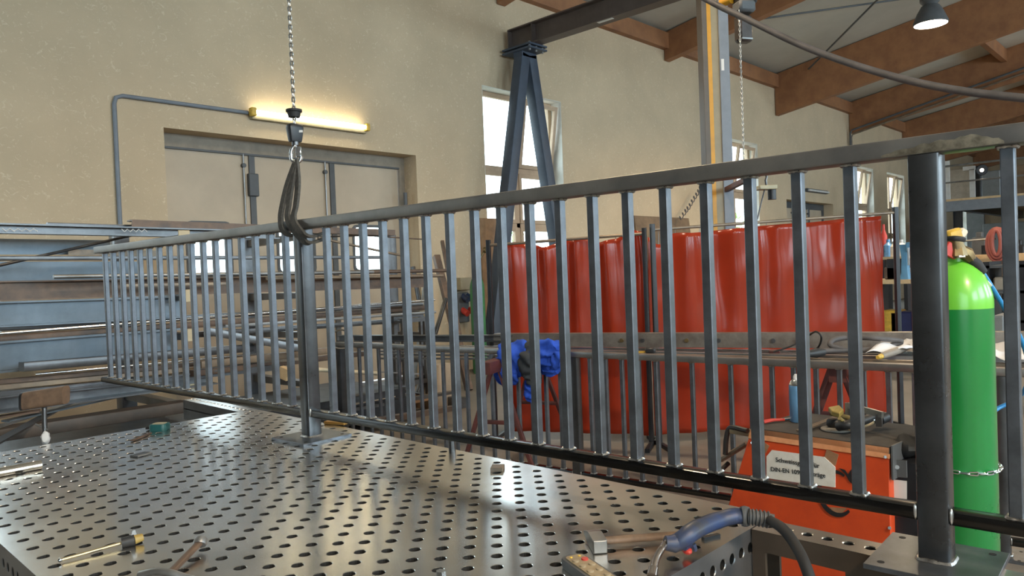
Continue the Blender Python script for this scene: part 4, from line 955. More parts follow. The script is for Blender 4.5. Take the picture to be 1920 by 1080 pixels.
# blue work jacket over the second railing
jt = thing('work_jacket', 'blue work jacket with dark grey sleeve panels draped over the second railing', 'jacket', (4.1, 4.2, .5))
RBv = bd; RBn = V((-bd.y, bd.x, 0))
if RBn.dot(V((-1, 0, 0))) < 0: RBn = -RBn      # towards the camera
def rb(x, y, w):
    n_ = V((-bd.y, bd.x, 0)); d = ray(x, y); q = CC+d*((B0+RBn*w-CC).dot(n_)/d.dot(n_)); return q
def lobe(name, path, m, seed, flat=.5, nn=18):
    # path: (px, py, offset towards the camera, radius in m)
    nn = 40; P_ = catmull([rb(a, b, w) for a, b, w, r in path], 14); rs = catmull([V((r, 0, 0)) for a, b, w, r in path], 14); mb = MB(); rings = []
    for i, p in enumerate(P_):
        tt = (P_[min(i+1, len(P_)-1)]-P_[max(i-1, 0)]).normalized(); sd = RBv; sd = (sd-tt*sd.dot(tt)).normalized(); nr = tt.cross(sd); r = rs[i].x
        rings.append([p+sd*math.cos(2*PI*k/nn)*r*(1+.16*math.sin(5*2*PI*k/nn+i*.35+seed)+.16*noise.noise(V((k*.9, i*.3, seed))))+nr*math.sin(2*PI*k/nn)*r*flat*(1+.3*math.sin(3*2*PI*k/nn+i*.5+seed)) for k in range(nn)])
    mb.loft(rings); bmesh.ops.recalc_face_normals(mb.b, faces=mb.b.faces); mb.b.normal_update()
    for v in mb.b.verts:
        q = V((v.co.x*16, v.co.y*16, v.co.z*9+seed)); v.co += v.normal*(.018*noise.noise(q)+.012*abs(noise.noise(q*2.3))-.004)
    return part(name, mb, m, jt, smooth=math.radians(80))
lobe('jacket_body', [(985, 662, -.05, .04), (978, 650, .0, .10), (968, 660, .055, .13), (955, 685, .065, .12), (948, 702, .065, .10), (942, 714, .06, .06), (940, 719, .055, .02)], bluecloth, 1, .42)
lobe('jacket_back', [(1030, 668, -.06, .06), (1028, 650, .0, .12), (1026, 655, .05, .13), (1028, 672, .06, .13), (1034, 690, .05, .10), (1040, 704, .045, .04)], bluecloth, 4, .4)
lobe('jacket_collar', [(1040, 655, .04, .05), (1048, 664, .075, .055), (1040, 680, .085, .05), (1026, 690, .08, .03)], bluecloth, 8, .5)
lobe('sleeve_panel', [(1000, 664, -.05, .06), (998, 651, .01, .075), (994, 668, .085, .085), (992, 690, .09, .085), (998, 706, .08, .07), (1000, 722, .07, .05)], greycloth, 6, .5)
lobe('jacket_sleeve', [(996, 712, .06, .055), (994, 730, .06, .055), (996, 745, .055, .05), (1000, 756, .05, .02)], bluecloth, 3, .5)
# steel ring hanging on the second railing's end post
q = rb(640, 636, .09); rr_ = MB(); R0 = .085; n_ = 28
pts = [q+V((CR.x, CR.y, 0)).normalized()*R0*1.25*math.cos(2*PI*k/n_)+V((0, 0, 1))*R0*math.sin(2*PI*k/n_)+RBn*.01*math.sin(4*PI*k/n_) for k in range(n_+1)]
solo('cable_ring', MB().tube(pts, .008, 8), bright, 'pale ring of coiled cable hanging at the end of the second railing', 'cable')
# ================================================================== WELDING MACHINE ON ITS CART
WX = 2.985; WT_ = .86
def wf(x, y): return atx(x, y, WX)       # a point on the machine's side panel
tl, tr = atz(1406, 801, WT_), atz(1668, 838, WT_)
wd = V((tr.x-tl.x, tr.y-tl.y, 0)).normalized(); wn = V((-wd.y, wd.x, 0))
if wn.x > 0: wn = -wn                     # towards the camera
def wp(x, y, off=0):
    d = ray(x, y); return CC+d*((tl+wn*off-CC).dot(wn)/d.dot(wn))
DW = .42
wm_ = thing('welding_machine', 'orange welding machine with paper sign, behind the railing at right', 'welding machine', V((tl.x, (tl.y+tr.y)/2, 0)))
back = -wn*DW
A_ = [wp(1403, 822), wp(1667, 860), wp(1672, 1006)]; zbot = .20
br = V((A_[1].x, A_[1].y, zbot)); bl_ = wp(1361, 962); k_ = (bl_-A_[0]); k_ = k_/abs(k_.z); bl2 = A_[0]+k_*(A_[0].z-zbot)
mb = MB().poly([A_[0], A_[1], br, bl2], back); part('housing', mb, orange, wm_, smooth=None, bev=.004)
ls = [wp(1408, 802, .004), wp(1668, 839, .004), wp(1667.5, 861, .004), wp(1402, 822, .004)]
lp = MB().poly([q for q in ls], -wn*.02); part('top_lip', lp, orange_l, wm_, smooth=None, bev=.002, label='pale orange worn top edge of the machine')
# top mat with a bent-up right end
t0, t1 = ls[0]+V((0, 0, .001)), ls[1]+V((0, 0, .001))
mb = MB().poly([t0, t1, t1+back*1.02, t0+back*1.02], (0, 0, -.025)); part('top_mat', mb, greytop, wm_, smooth=None)
e0 = t1+wd*.004; mb = MB().poly([e0+V((0, 0, .006)), e0+V((0, 0, -.12)), e0+V((0, 0, -.12))+back, e0+V((0, 0, .006))+back], wd*.006); part('end_plate', mb, grey_d, wm_, smooth=None)
# sloped control front at the left end, with the carrying handle
hA, hB = wp(1368, 800, -.08), wp(1402, 808, -.08)
part('handle', MB().tube(catmull([wp(1360, 852, -.1), wp(1362, 822, -.1), wp(1370, 802, -.1), hB+V((0, 0, .0))], 6), .012, 8), blackp, wm_)
part('handle_bar', MB().prof(rrect(.02, .03, .003), wp(1370, 806, -.1), wp(1406, 812, -.1)), beige_p, wm_)
part('lower_tube', MB().tube([wp(1352, 862, -.12), wp(1400, 832, -.12)], .012, 8), steel_tan, wm_)
part('front_cable', MB().tube(catmull([wp(1366, 868, -.1), wp(1352, 885, -.05), wp(1372, 898, -.02)], 6), .01, 8), rubber, wm_)
# sign with clipped corners and its two lines of writing
sg = [wp(1437, 856, .007), wp(1447, 844, .007), wp(1545, 857, .007), wp(1566, 876, .007), wp(1566, 914, .007), wp(1437, 897, .007)]
sgn = part('paper_sign', MB().poly(sg, -wn*.003), paper, wm_, smooth=None)
def text(body, p0, p1, size, m, parent, name='lettering', off=.001):
    cu = bpy.data.curves.new(name, 'FONT'); cu.body = body; cu.size = size; cu.align_x = 'LEFT'; cu.extrude = .0004; cu.offset = .0006
    o = bpy.data.objects.new(name, cu); dg = None; col.objects.link(o)
    me = bpy.data.meshes.new_from_object(o.evaluated_get(bpy.context.evaluated_depsgraph_get())); col.objects.unlink(o); bpy.data.objects.remove(o)
    w = max(v.co.x for v in me.vertices)-min(v.co.x for v in me.vertices); mn = min(v.co.x for v in me.vertices)
    ex = (p1-p0); L = ex.length; ex = ex.normalized(); ez = V((0, 0, 1)); ez = (ez-ex*ez.dot(ex)).normalized(); en = ex.cross(ez)
    s = L/w
    for v in me.vertices: v.co = p0+ex*((v.co.x-mn)*s)+ez*(v.co.y*s)+en*(v.co.z+off)
    me.materials.clear(); me.materials.append(m)
    o = bpy.data.objects.new(name, me); col.objects.link(o); o.parent = parent
    me.transform(xf(parent).inverted()); return o
bpy.context.view_layer.update()
text('Schweissgerät für', wp(1455, 865.5, .008), wp(1537, 877.5, .008), .1, ink, sgn)
text('DIN-EN 1090 Aufträge', wp(1446, 883, .008), wp(1548, 895.5, .008), .1, ink, sgn)
for k, (x, y, a) in enumerate(((1558, 858, .5), (1432, 838, .3))):
    c = wp(x, y, .0035); u = wd*math.cos(a)+V((0, 0, 1))*math.sin(a); v = -wd*math.sin(a)+V((0, 0, 1))*math.cos(a); s = .034 if k == 0 else .026
    part('tape_residue', MB().poly([c+u*s, c+v*s, c-u*s, c-v*s], -wn*.003), tapem, wm_, smooth=None)
# black emblem: a large C-shaped stroke with a serif
cc_ = wp(1566, 925, .0045); ez = V((0, 0, 1)); ou, inn = [], []
for k in range(41):
    a = math.radians(58+(318-58)*k/40); w = .012*math.sin(PI*(k+4)/50)+.003
    ro = .092; ri = ro-w*1.5
    ou.append(cc_+wd*(.80*ro*math.cos(a)*1.0)+ez*ro*math.sin(a)); inn.append(cc_+wd*(.80*ri*math.cos(a))+ez*ri*math.sin(a))
em = MB()
for k in range(40): pass
em.loft([[o_, i_, i_-wn*.002, o_-wn*.002] for o_, i_ in zip(ou, inn)])
part('emblem', em, ink, wm_, smooth=None)
sf = [wp(1573, 878, .0045), wp(1584, 881, .0045), wp(1590, 890, .0045), wp(1596, 880, .0045), wp(1597, 907, .0045), wp(1592, 902, .0045), wp(1585, 889, .0045)]
part('emblem', MB().poly(sf, -wn*.002), ink, wm_, smooth=None)
part('tape_residue', MB().poly([wp(1555, 951, .0035), wp(1588, 953, .0035), wp(1575, 966, .0035), wp(1568, 968, .0035)], -wn*.002), tapem, wm_, smooth=None)
for x, y in ((1660, 857), (1668, 990), (1410, 830)): part('screw', MB().cyl(wp(x, y, .0), wp(x, y, .006), .006, n=10), bright, wm_)
# dark rear frame with a label and the cart
rf = MB(); c0 = wp(1672, 868, -.03); c1 = wp(1716, 876, -.03)
rf.poly([wp(1672, 864, -.04), wp(1716, 870, -.04), V((c1.x, c1.y, .2)), V((c0.x, c0.y, .2))], back*.8); part('rear_frame', rf, blackm, wm_, smooth=None)
part('rear_label', MB().poly([wp(1674, 899, -.036), wp(1700, 902, -.036), wp(1700, 936, -.036), wp(1674, 933, -.036)], -wn*.002), whitep, wm_, smooth=None)
part('bracket', MB().poly([wp(1671, 862, -.03), wp(1699, 864, -.03), wp(1700, 896, -.03), wp(1673, 894, -.03)], -wn*.008), grey_d, wm_, smooth=None)
part('bracket_bolt', MB().cyl(wp(1682, 876, -.03), wp(1682, 876, -.018), .008, n=8), steel_grey, wm_)
GC = dep(1795, 560, 2.72); GC = V((GC.x, GC.y, .16))
a0 = bl2; a1 = V((GC.x, GC.y, 0))+wd*.18
mid = (a0+a1)/2; Lc = (V((a1.x, a1.y, 0))-V((a0.x, a0.y, 0))).length
pl_c = V((tl.x, tl.y, 0))+back*.5; pl_c = pl_c+wd*((mid-pl_c).dot(wd))
ang_w = math.atan2(wd.y, wd.x)
part('cart_platform', MB().box((pl_c.x, pl_c.y, .135), (Lc+.1, DW+.06, .05), rotz(ang_w)), blackm, wm_, smooth=None, bev=.006)
for s_ in (-1, 1):
    for e_ in (-1, 1):
        c = pl_c+wd*(e_*(Lc/2-.1))+wn*(s_*(DW/2+.01)); part('wheel', MB().cyl(c+wn*.02+V((0, 0, .075)), c-wn*.02+V((0, 0, .075)), .075, n=18), rubber, wm_)
# crumpled dark cloth at the machine's rear
q = wp(1704, 838, -.14); cl = MB(); cl.sph(q, .055, 20, (1.2, 1, .75))
for v in cl.b.verts: v.co += (v.co-q)*.35*noise.noise(v.co*28)
solo('rag', cl, greycloth, 'crumpled dark rag behind the near post, at the rear of the welding machine', 'rag').data.materials[0] = rubber

# ================================================================== GREEN GAS CYLINDER
gr = .113; gz0 = GC.z; gz1 = dep(1800, 577, 2.72).z; gzn = dep(1800, 488, 2.72).z
gc = thing('gas_cylinder', 'bright green gas cylinder with brass valve beside the near railing post', 'gas cylinder', GC)
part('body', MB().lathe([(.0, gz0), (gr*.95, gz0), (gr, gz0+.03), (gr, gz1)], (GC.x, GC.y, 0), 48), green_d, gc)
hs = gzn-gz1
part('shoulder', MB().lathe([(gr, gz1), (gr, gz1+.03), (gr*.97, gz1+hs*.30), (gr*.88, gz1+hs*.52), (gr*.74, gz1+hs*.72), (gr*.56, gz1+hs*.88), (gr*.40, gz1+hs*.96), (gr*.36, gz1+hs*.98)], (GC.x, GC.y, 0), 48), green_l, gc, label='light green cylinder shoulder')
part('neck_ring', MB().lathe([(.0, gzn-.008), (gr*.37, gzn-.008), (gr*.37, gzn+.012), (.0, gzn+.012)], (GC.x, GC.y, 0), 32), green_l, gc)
part('collar', MB().lathe([(.0, gzn+.012), (gr*.35, gzn+.012), (gr*.35, gzn+.022), (.0, gzn+.022)], (GC.x, GC.y, 0), 32), red_lacq, gc)
gp_ = lambda x, y, w=0: dep(x, y, 2.67)+CF*w
vb = gp_(1795, 482); 
part('valve_body', MB().tube(catmull([gp_(1795, 484), gp_(1794, 472), gp_(1792, 460), gp_(1791, 450)], 4), [.030]*13 if False else .027, 12), brass, gc)
part('valve_neck', MB().lathe([(.0, 0), (.034, 0), (.03, .02), (.022, .045), (.0, .045)], gp_(1795, 480), 8), brass, gc)
part('handwheel', MB().lathe([(.0, 0), (.030, 0), (.034, .006), (.034, .014), (.028, .018), (.0, .018)], gp_(1790, 453), 20, (.12, -.1, 1)), blackp, gc)
part('valve_cap', MB().box(gp_(1788, 440), (.055, .036, .04), rotz(YAW-PI/2) @ Matrix.Rotation(-.25, 3, 'Y')), yellowp, gc, bev=.008)
part('clear_cap', MB().box(gp_(1800, 440), (.03, .034, .046), rotz(YAW-PI/2) @ Matrix.Rotation(.6, 3, 'Y')), clearp, gc, bev=.006)
part('seal_tag', MB().box(gp_(1794, 481, -.03), (.022, .004, .006), rotz(YAW-PI/2)), white, gc, smooth=None)
part('valve_lever', MB().box(gp_(1781, 470, -.01), (.05, .01, .05), rotz(YAW-PI/2) @ Matrix.Rotation(.5, 3, 'Y')), redp, gc, bev=.003)
part('outlet', MB().tube([gp_(1800, 468), gp_(1812, 476), gp_(1822, 488)], [.020, .026, .018], 8), brass, gc)
part('hose_sleeve', MB().tube([gp_(1820, 486), gp_(1830, 496), gp_(1843, 512)], [.018, .021, .017], 12), rubber, gc)
dv = V((CR.x*.8-CF.x*.62, CR.y*.8-CF.y*.62, 0)).normalized(); sp_ = V((GC.x, GC.y, gz1+hs*.50))+dv*gr*.87; sn = dv*.82+V((0, 0, .57))
part('sticker', MB().cyl(sp_-sn*.004, sp_+sn*.004, .013, n=18), whitep, gc)
hp2 = [(1842, 511, 2.72), (1858, 536, 2.74), (1880, 572, 2.78), (1902, 612, 2.8), (1918, 645, 2.82), (1930, 690, 2.9), (1922, 730, 3.0), (1900, 752, 3.1), (1868, 768, 3.1), (1840, 800, 3.05), (1800, 860, 2.95)]
solo('gas_hose', MB().tube(catmull([dep(*a) for a in hp2], 8), .0085, 10), bluehose, 'blue gas hose hanging from the green cylinder valve', 'hose')
# retaining chain round the cylinder
zc = dep(1800, 878, 2.65).z; ring = []
for k in range(25):
    a = math.atan2(-CF.y, -CF.x)+math.radians(-105+210*k/24); ring.append((GC.x+(gr+.007)*math.cos(a), GC.y+(gr+.007)*math.sin(a), zc-.012*math.sin(PI*k/24)))
solo('retaining_chain', chain_mb(ring, .036, .017, .0028), chrome, 'short silver link chain round the green gas cylinder', 'chain')

# ================================================================== THINGS ON THE WELDING MACHINE
def top(x, y, z=WT_+.002): return atz(x, y, z)
p = top(1496, 790)
sc = thing('spray_can', 'light blue spray can with white cap on the welding machine', 'spray can', p)
part('can_body', MB().lathe([(.0, 0), (.031, 0), (.033, .004), (.033, .155), (.031, .16), (.0, .16)], p, 28), canm, sc)
part('can_dome', MB().lathe([(.032, .158), (.033, .162), (.026, .176), (.016, .183), (.0, .184)], p, 24), chrome, sc)
part('nozzle', MB().lathe([(.0, .182), (.015, .182), (.014, .196), (.009, .205), (.0, .206)], p, 16), white, sc)
lab = MB()
fr = V((-CF.x, -CF.y, 0)).normalized(); a0 = math.atan2(fr.y, fr.x)
lab.loft([[(p.x+.0334*math.cos(a0+u), p.y+.0334*math.sin(a0+u), p.z+z) for u in [-.1+.6*k/8 for k in range(9)]] for z in (.045, .12)], caps=False, closed=False); part('label', lab, mat('pale_blue_label', (.55, .68, .82), .4), sc)
part('label_mark', MB().loft([[(p.x+.0337*math.cos(a0+u), p.y+.0337*math.sin(a0+u), p.z+z) for u in [-.05+.35*k/6 for k in range(7)]] for z in (.066, .073)], caps=False, closed=False), redp, sc)
g0, g1, g2 = top(1568, 803, .875), top(1600, 800, .91), top(1645, 782, .92)
ag = thing('angle_grinder', 'angle grinder with grey disc lying on the welding machine', 'grinder', top(1568, 804))
part('grinding_disc', MB().lathe([(.0, 0), (.058, 0), (.060, .003), (.058, .007), (.02, .009), (.0, .009)], top(1568, 806), 32), mat('grey_disc', (.28, .26, .23), .8), ag)
part('gear_head', MB().lathe([(.0, .008), (.026, .008), (.032, .018), (.03, .034), (.024, .042), (.0, .044)], top(1565, 804), 20), blackp, ag)
part('grinder_body', MB().tube(catmull([top(1572, 800, .89), top(1590, 796, .905), top(1620, 788, .91), top(1640, 780, .905)], 5), .018, 12), blackp, ag)
hb_ = thing('wire_brush', 'tan wooden-handled brush crossing the grinder on the welding machine', 'brush', top(1600, 800))
part('handle', MB().tube([top(1558, 775, .925), top(1590, 783, .915), top(1608, 790, .905)], .010, 10), mat('olive_handle_paint', (.30, .24, .10), .5, var=.2), hb_)
part('grip', MB().tube(catmull([top(1594, 802, .885), top(1612, 797, .89), top(1632, 790, .895)], 5), .016, 10), woodlight, hb_)
part('ferrule', MB().tube([top(1632, 790, .895), top(1645, 784, .898)], .017, 12), chrome, hb_)
cl_ = thing('clamp', 'small ochre screw clamp lying over the grinder on the welding machine', 'clamp', top(1565, 778))
part('clamp_jaw', MB().poly([top(1553, 772, .93), top(1574, 768, .93), top(1582, 776, .93), top(1574, 784, .925), top(1560, 780, .925)], (0, 0, .02)), mat('ochre_paint', (.42, .32, .08), .45, var=.2), cl_, smooth=None, bev=.003)
part('clamp_screw', MB().tube([top(1574, 784, .93), top(1592, 800, .89)], .008, 8), mat('ochre_dull_paint', (.28, .22, .08), .5), cl_)
fl = top(1498, 810), top(1566, 783, .885)
solo('flat_file', MB().prof(rect(.026, .006), fl[0]+V((0, 0, .004)), fl[1]), steel_tan, 'flat steel strip lying slanted left of the grinder on the machine', 'steel strip', smooth=None)
a, b = top(1590, 760, .955), top(1655, 778, .945)
sq = thing('bar_clamp', 'grey steel bar clamp behind the grinder on the welding machine', 'clamp', a)
part('clamp_bar', MB().prof(rect(.012, .024), a, b), steel_grey, sq, smooth=None)
part('clamp_arm', MB().prof(rect(.012, .022), a+V((0, 0, .01)), a+V((0, 0, -.07))), steel_grey, sq, smooth=None)
part('clamp_arm', MB().prof(rect(.012, .022), b+(a-b)*.1, b+(a-b)*.1+V((0, 0, -.05))), steel_dark, sq, smooth=None)
part('clamp_pivot', MB().cyl(top(1648, 788, .895), top(1660, 782, .90), .022, n=14), blackp, sq)
a, b = top(1432, 792, .868), top(1470, 787, .868)
pl = thing('pliers', 'red-handled pliers on the left of the welding machine top', 'pliers', a)
part('handle', MB().tube([a, a+(b-a)*.5+V((0, 0, .004)), b], .006, 8), redp, pl)
part('handle', MB().tube([a+V((.0, .014, 0)), a+(b-a)*.5+V((.0, .012, .004)), b], .006, 8), redp, pl)
part('jaws', MB().tube([b, b+(b-a).normalized()*.04], [.007, .004], 8), bright, pl)

# ================================================================== THINGS ON THE WELDING TABLE
def tb(x, y, z=TZ): return atz(x, y, z)
# hammer
hm = thing('hammer', 'hammer with wooden handle lying on the table beside the blue torch', 'hammer', tb(1130, 1030))
hd0, hd1 = tb(1112, 1003, .868), tb(1138, 1047, .868)
hdir = (hd1-hd0).normalized(); hsd = V((-hdir.y, hdir.x, 0))
part('head', MB().loft([[hd0+hdir*s+hsd*a*w+V((0, 0, b*h)) for a, b in ((-1, -1), (1, -1), (1, 1), (-1, 1))] for s, w, h in ((-.03, .019, .003), (.0, .019, .012), (.022, .018, .017), (.085, .018, .017), (.088, .016, .015))]), steel_grey, hm, smooth=None, bev=.001)
h0 = hd0+hdir*.045; h1 = tb(1262, 1004, .868)
part('handle', MB().tube(catmull([h0, h0+(h1-h0)*.3, h0+(h1-h0)*.65, h1, h1+(h1-h0)*.35], 4), .0125, 12, .75, up=(0, 0, 1)), MATS.get('dark_worn_wood') or mat('dark_worn_wood', (.20, .13, .085), .6, c2=(.12, .08, .055), scale=25), hm)
# torch
tp = lambda x, y, z: tb(x, y, z)
tw = thing('welding_torch', 'blue-grey welding torch with copper neck at the table edge', 'torch', tb(1280, 1030))
grip = [tp(1262, 1022, .885), tp(1285, 1006, .905), tp(1310, 990, .915), tp(1345, 976, .92), tp(1375, 968, .925), tp(1392, 968, .925)]
part('grip', MB().tube(catmull(grip, 6), [v for v in [.019]*2+[.021]*5+[.023]*6+[.022]*6+[.021]*6+[.0205]*6], 16, .9), bluep, tw)
part('torch_head', MB().loft([[p_+q_ for q_ in qs] for p_, qs in ((tp(1250, 1012, .895), [V((0, 0, -.017)), CR*.004+V((0, 0, -.017)), CR*.01+V((0, 0, .012)), CR*-.008+V((0, 0, .012))]),)]) if False else MB().tube([tp(1247, 1018, .893), tp(1262, 1020, .889), tp(1290, 1008, .90)], [.017, .021, .021], 14), bluep, tw)
part('trigger_guard', MB().tube(catmull([tp(1284, 1028, .88), tp(1297, 1022, .875), tp(1303, 1030, .866), tp(1300, 1020, .88)], 4), .006, 8), bluep, tw)
part('trigger', MB().sph(tp(1288, 1032, .868), .012, 12, (1.6, 1, .7), rotz(YAW)), redp, tw)
nk = [tp(1250, 1018, .893), tp(1240, 1030, .888), tp(1230, 1050, .872), tp(1224, 1074, .852)]
part('neck', MB().tube(catmull(nk, 6), .0085, 12), copper, tw)
part('nozzle', MB().cyl(tp(1225, 1066, .86), tp(1222, 1080, .85), .0115, n=14), copper, tw)
part('collar', MB().tube([tp(1390, 968, .925), tp(1396, 968, .925), tp(1403, 969, .925)], [.024, .026, .024], 16), bluep, tw).data.materials[0] = grey_d
sp = MB(); P_ = catmull([tp(1402, 969, .925), tp(1420, 971, .923), tp(1442, 975, .918)], 12); rr = [.021 if (k//2) % 2 else .0165 for k in range(len(P_))]
sp.tube(P_, rr, 14); part('bend_sleeve', sp, grey_d, tw)
e_ = tp(1442, 975, .918)
cbp = [e_, dep(1466, 990, 1.72), dep(1490, 1020, 1.66), dep(1510, 1060, 1.6), dep(1528, 1120, 1.56), dep(1540, 1200, 1.54)]
part('cable', MB().tube(catmull(cbp, 8), .0125, 12), rubber, tw)
a, b = tb(1318, 1010, .853), tb(1348, 1003, .853)
solo('wedge', MB().prof(rect(.012, .008), a, b), blackp, 'small black pin lying under the blue torch handle', 'pin', smooth=None)
# remote control
rc = thing('remote_control', 'grey remote control with round buttons at the bottom edge of the table', 'remote control', tb(1100, 1068))
ra, rb_ = tb(1070, 1060), tb(1123, 1098); rd = (rb_-ra).normalized(); rs_ = V((-rd.y, rd.x, 0)); rc_c = ra+rd*.085+rs_*.005; rang = math.atan2(rd.y, rd.x)
part('case', MB().loft([[rc_c+rd*u*s+rs_*v*s+V((0, 0, z)) for u, v in R_(.19, .062, .018, 5)] for z, s in ((.0, .96), (.006, 1), (.018, 1), (.022, .97))]), grey_d, rc)
part('face_plate', MB().loft([[rc_c+rd*u+rs_*v+V((0, 0, z)) for u, v in R_(.165, .046, .012, 5)] for z in (.021, .0245)]), mat('khaki_face', (.36, .28, .17), .45), rc)
for i in range(4):
    for j in (-1, 1):
        q = rc_c+rd*(-.045+.034*i)+rs_*.012*j; part('button', MB().lathe([(.0, .024), (.0085, .024), (.008, .028), (.0, .029)], q, 16), MATS['khaki_face'] if (i, j) != (0, 1) else redp, rc)
for j in (-1, 1): part('indicator', MB().sph(rc_c+rd*-.07+rs_*.011*j+V((0, 0, .025)), .004, 8, (1, 1, .5)), yellowp, rc)
# pin with a magnetic base: lower left
a, b = tb(113, 1050, .858), tb(228, 1018, .862); 
sd_ = thing('screwdriver', 'thin brass-shafted screwdriver with black and yellow handle on the table', 'screwdriver', a)
part('shaft', MB().cyl(a, b, .0042, n=10), mat('brass_shaft', (.75, .62, .38), .25, .9), sd_)
part('tip', MB().sph(a, .006, 8), bright, sd_)
u_ = (b-a).normalized(); b2 = tb(252, 1012, .864); b3 = tb(268, 1007, .866)
part('handle', MB().cyl(b, b2, .0135, .015, 14), blackp, sd_)
part('handle_cap', MB().cyl(b2, b3, .013, .010, 14), yellowp, sd_).data.materials[0] = mat('ochre_cap', (.36, .25, .07), .4)
part('clip', MB().loft([[b2+V((0, 0, z))+u_*s for s in (-.02*k_, .016*k_)]+[b2+V((0, 0, z))+u_*s+CU.cross(u_)*.004 for s in (.016*k_, -.02*k_)] for z, k_ in ((.006, .5), (.026, .2))]), steel_grey, sd_, smooth=None)
# ring spanner and hook at the bottom edge
wr = thing('wrench', 'worn steel wrench standing out of the bottom edge of the table', 'wrench', tb(350, 1040))
w0, w1 = tb(374, 1018, .875), tb(318, 1075, .858)
part('shank', MB().prof(rrect(.018, .012, .004), w0, w1+(w1-w0)*.3), steel_brown, wr)
part('head', MB().lathe([(.007, -.008), (.016, -.008), (.018, 0), (.016, .008), (.007, .008)], w0+(w0-w1).normalized()*.006, 14, (.5, .5, .6)), steel_grey, wr)
hk2 = [tb(262, 1078, .86), tb(290, 1072, .872), tb(318, 1074, .872), tb(345, 1082, .862), tb(372, 1090, .855)]
solo('steel_hook', MB().tube(catmull(hk2, 5), .009, 10), steel_grey, 'curved worn steel hook under the wrench at the bottom edge', 'hook')
# tape measure, file, chips near the far edge
p = tb(300, 806); a_ = YAW-PI/2-.1
tm = thing('tape_measure', 'teal tape measure near the far edge of the table', 'tape measure', p, a_)
teal = mat('teal_plastic', (.015, .10, .105), .4)
part('case', MB().loft([[(u*s, v*s, z) for u, v in R_(.085, .072, .02, 5)] for z, s in ((.0, .94), (.006, 1), (.026, 1), (.032, .92))]), teal, tm, world=False)
part('top_label', MB().loft([[(u, v, z) for u, v in R_(.06, .05, .012, 4)] for z in (.0318, .0335)]), mat('khaki_label', (.45, .42, .28), .5), tm, world=False)
part('strap', MB().box((-.055, 0, .012), (.03, .02, .014)), blackp, tm, world=False, bev=.003)
a, b = tb(247, 826, .856), tb(282, 812, .856); solo('flat_file', MB().prof(rect(.016, .006), a, b), steel_brown, 'small dark file lying beside the teal tape measure', 'file', smooth=None)
p = tb(265, 854); solo('metal_chip', MB().box(p+V((0, 0, .004)), (.07, .05, .007), rotz(.3)), steel_dark, 'thin dark plate lying on the table below the teal tape measure', 'plate', smooth=None, bev=.001)
p = tb(933, 881); solo('steel_block', MB().box(p+V((0, 0, .007)), (.055, .045, .014), rotz(.65)), steel_tan, 'small square steel plate alone in the middle of the table', 'plate', smooth=None, bev=.001)
p = tb(827, 1077); solo('hex_nut', MB().lathe([(.006, 0), (.012, 0), (.012, .009), (.006, .009)], p, 6), bright, 'bright hex nut at the bottom edge of the table', 'nut', smooth=None)
a, b = tb(-60, 897, .868), tb(77, 871, .868); solo('steel_tube', MB().cyl(a, b, .018, n=20), mat('polished_tube', (.72, .66, .58), .2, .95), 'polished round tube entering at the left edge of the table', 'steel tube')
p = tb(848, 846); solo('stop_pin', MB().cyl(p, p+V((0, 0, .05)), .014, n=16), steel_dark, 'dark stop pin standing in the table beneath the lower rail', 'pin')
p = tb(636, 797); solo('wooden_wedge', MB().box(p+V((0, .03, .008)), (.03, .12, .014), rotz(.35)), woodlight, 'small ochre wooden wedge beside the railing post foot', 'wedge', smooth=None, bev=.002).data.materials[0] = mat('ochre_wood', (.55, .29, .06), .5)
# T-handled clamp at the far left corner
p = tb(84, 828); d_ = (p-CC).dot(CF); ck = thing('screw_clamp', 'screw clamp with thick wooden grip at the far left table edge', 'clamp', p)
a, b = dep(47, 752, d_), dep(124, 740, d_)
part('grip', MB().loft([[c_+CU*v+CF*w_ for v, w_ in [(q_[1], q_[0]) for q_ in R_(.062, .085, .022, 5)]] for c_ in (a, a+(b-a)*.03, a+(b-a)*.9, b)]), MATS['dark_worn_wood'], ck)
part('grip_cap', MB().loft([[c_+CU*v*.98+CF*w_*.98 for v, w_ in [(q_[1], q_[0]) for q_ in R_(.064, .087, .022, 5)]] for c_ in (a-(b-a)*.05, a+(b-a)*.01)]), blackp, ck)
part('spindle', MB().cyl(dep(83, 764, d_), dep(84, 812, d_), .011, n=12), steel_dark, ck)
part('tommy_bar', MB().cyl(dep(66, 795, d_), dep(90, 806, d_), .005, n=8), steel_grey, ck)
ft = MB(); ft.sph(dep(85, 820, d_), .024, 14, (.8, .8, 1.3))
for v in ft.b.verts: v.co += (v.co-dep(85, 820, d_))*.4*noise.noise(v.co*60)
part('pressure_pad', ft, mat('chalky_white', (.75, .75, .74), .7), ck)
# ================================================================== FAR END OF THE HALL
MX = 24.0
def mx(x, y, X=MX): return atx(x, y, X)
zt_m = mx(1800, 372).z; zb_m = mx(1800, 387).z
mz = thing('mezzanine', 'grey steel mezzanine platform at the far end of the hall', 'mezzanine', (MX+3, 1.5, 0))
part('deck', MB().bx((MX, -7.5, zt_m-.06), (MX+9, 6.3, zt_m)), woodlight, mz, smooth=None)
part('edge_beam', MB().bx((MX+.02, -7.5, zb_m-.12), (MX+.2, 6.3, zt_m-.06)), grey_blue, mz, smooth=None)
for k in range(6): part('joist', MB().bx((MX+.2, 5.4-k*2.3, zb_m-.1), (MX+9, 5.6-k*2.3, zt_m-.06)), blackm, mz, smooth=None)
for y in (5.55, 0.2, -5): part('post', MB().prof(ibeam(.2, .2, .015, .012), (MX+.3, y, 0), (MX+.3, y, zb_m-.1), up=(0, 1, 0)), blackm, mz, smooth=None)
part('railing_rod', MB().tube([(MX+.1, 6.2, zt_m+.95), (MX+.1, -7.4, zt_m+.95)], .03, 8), steel_grey, mz)
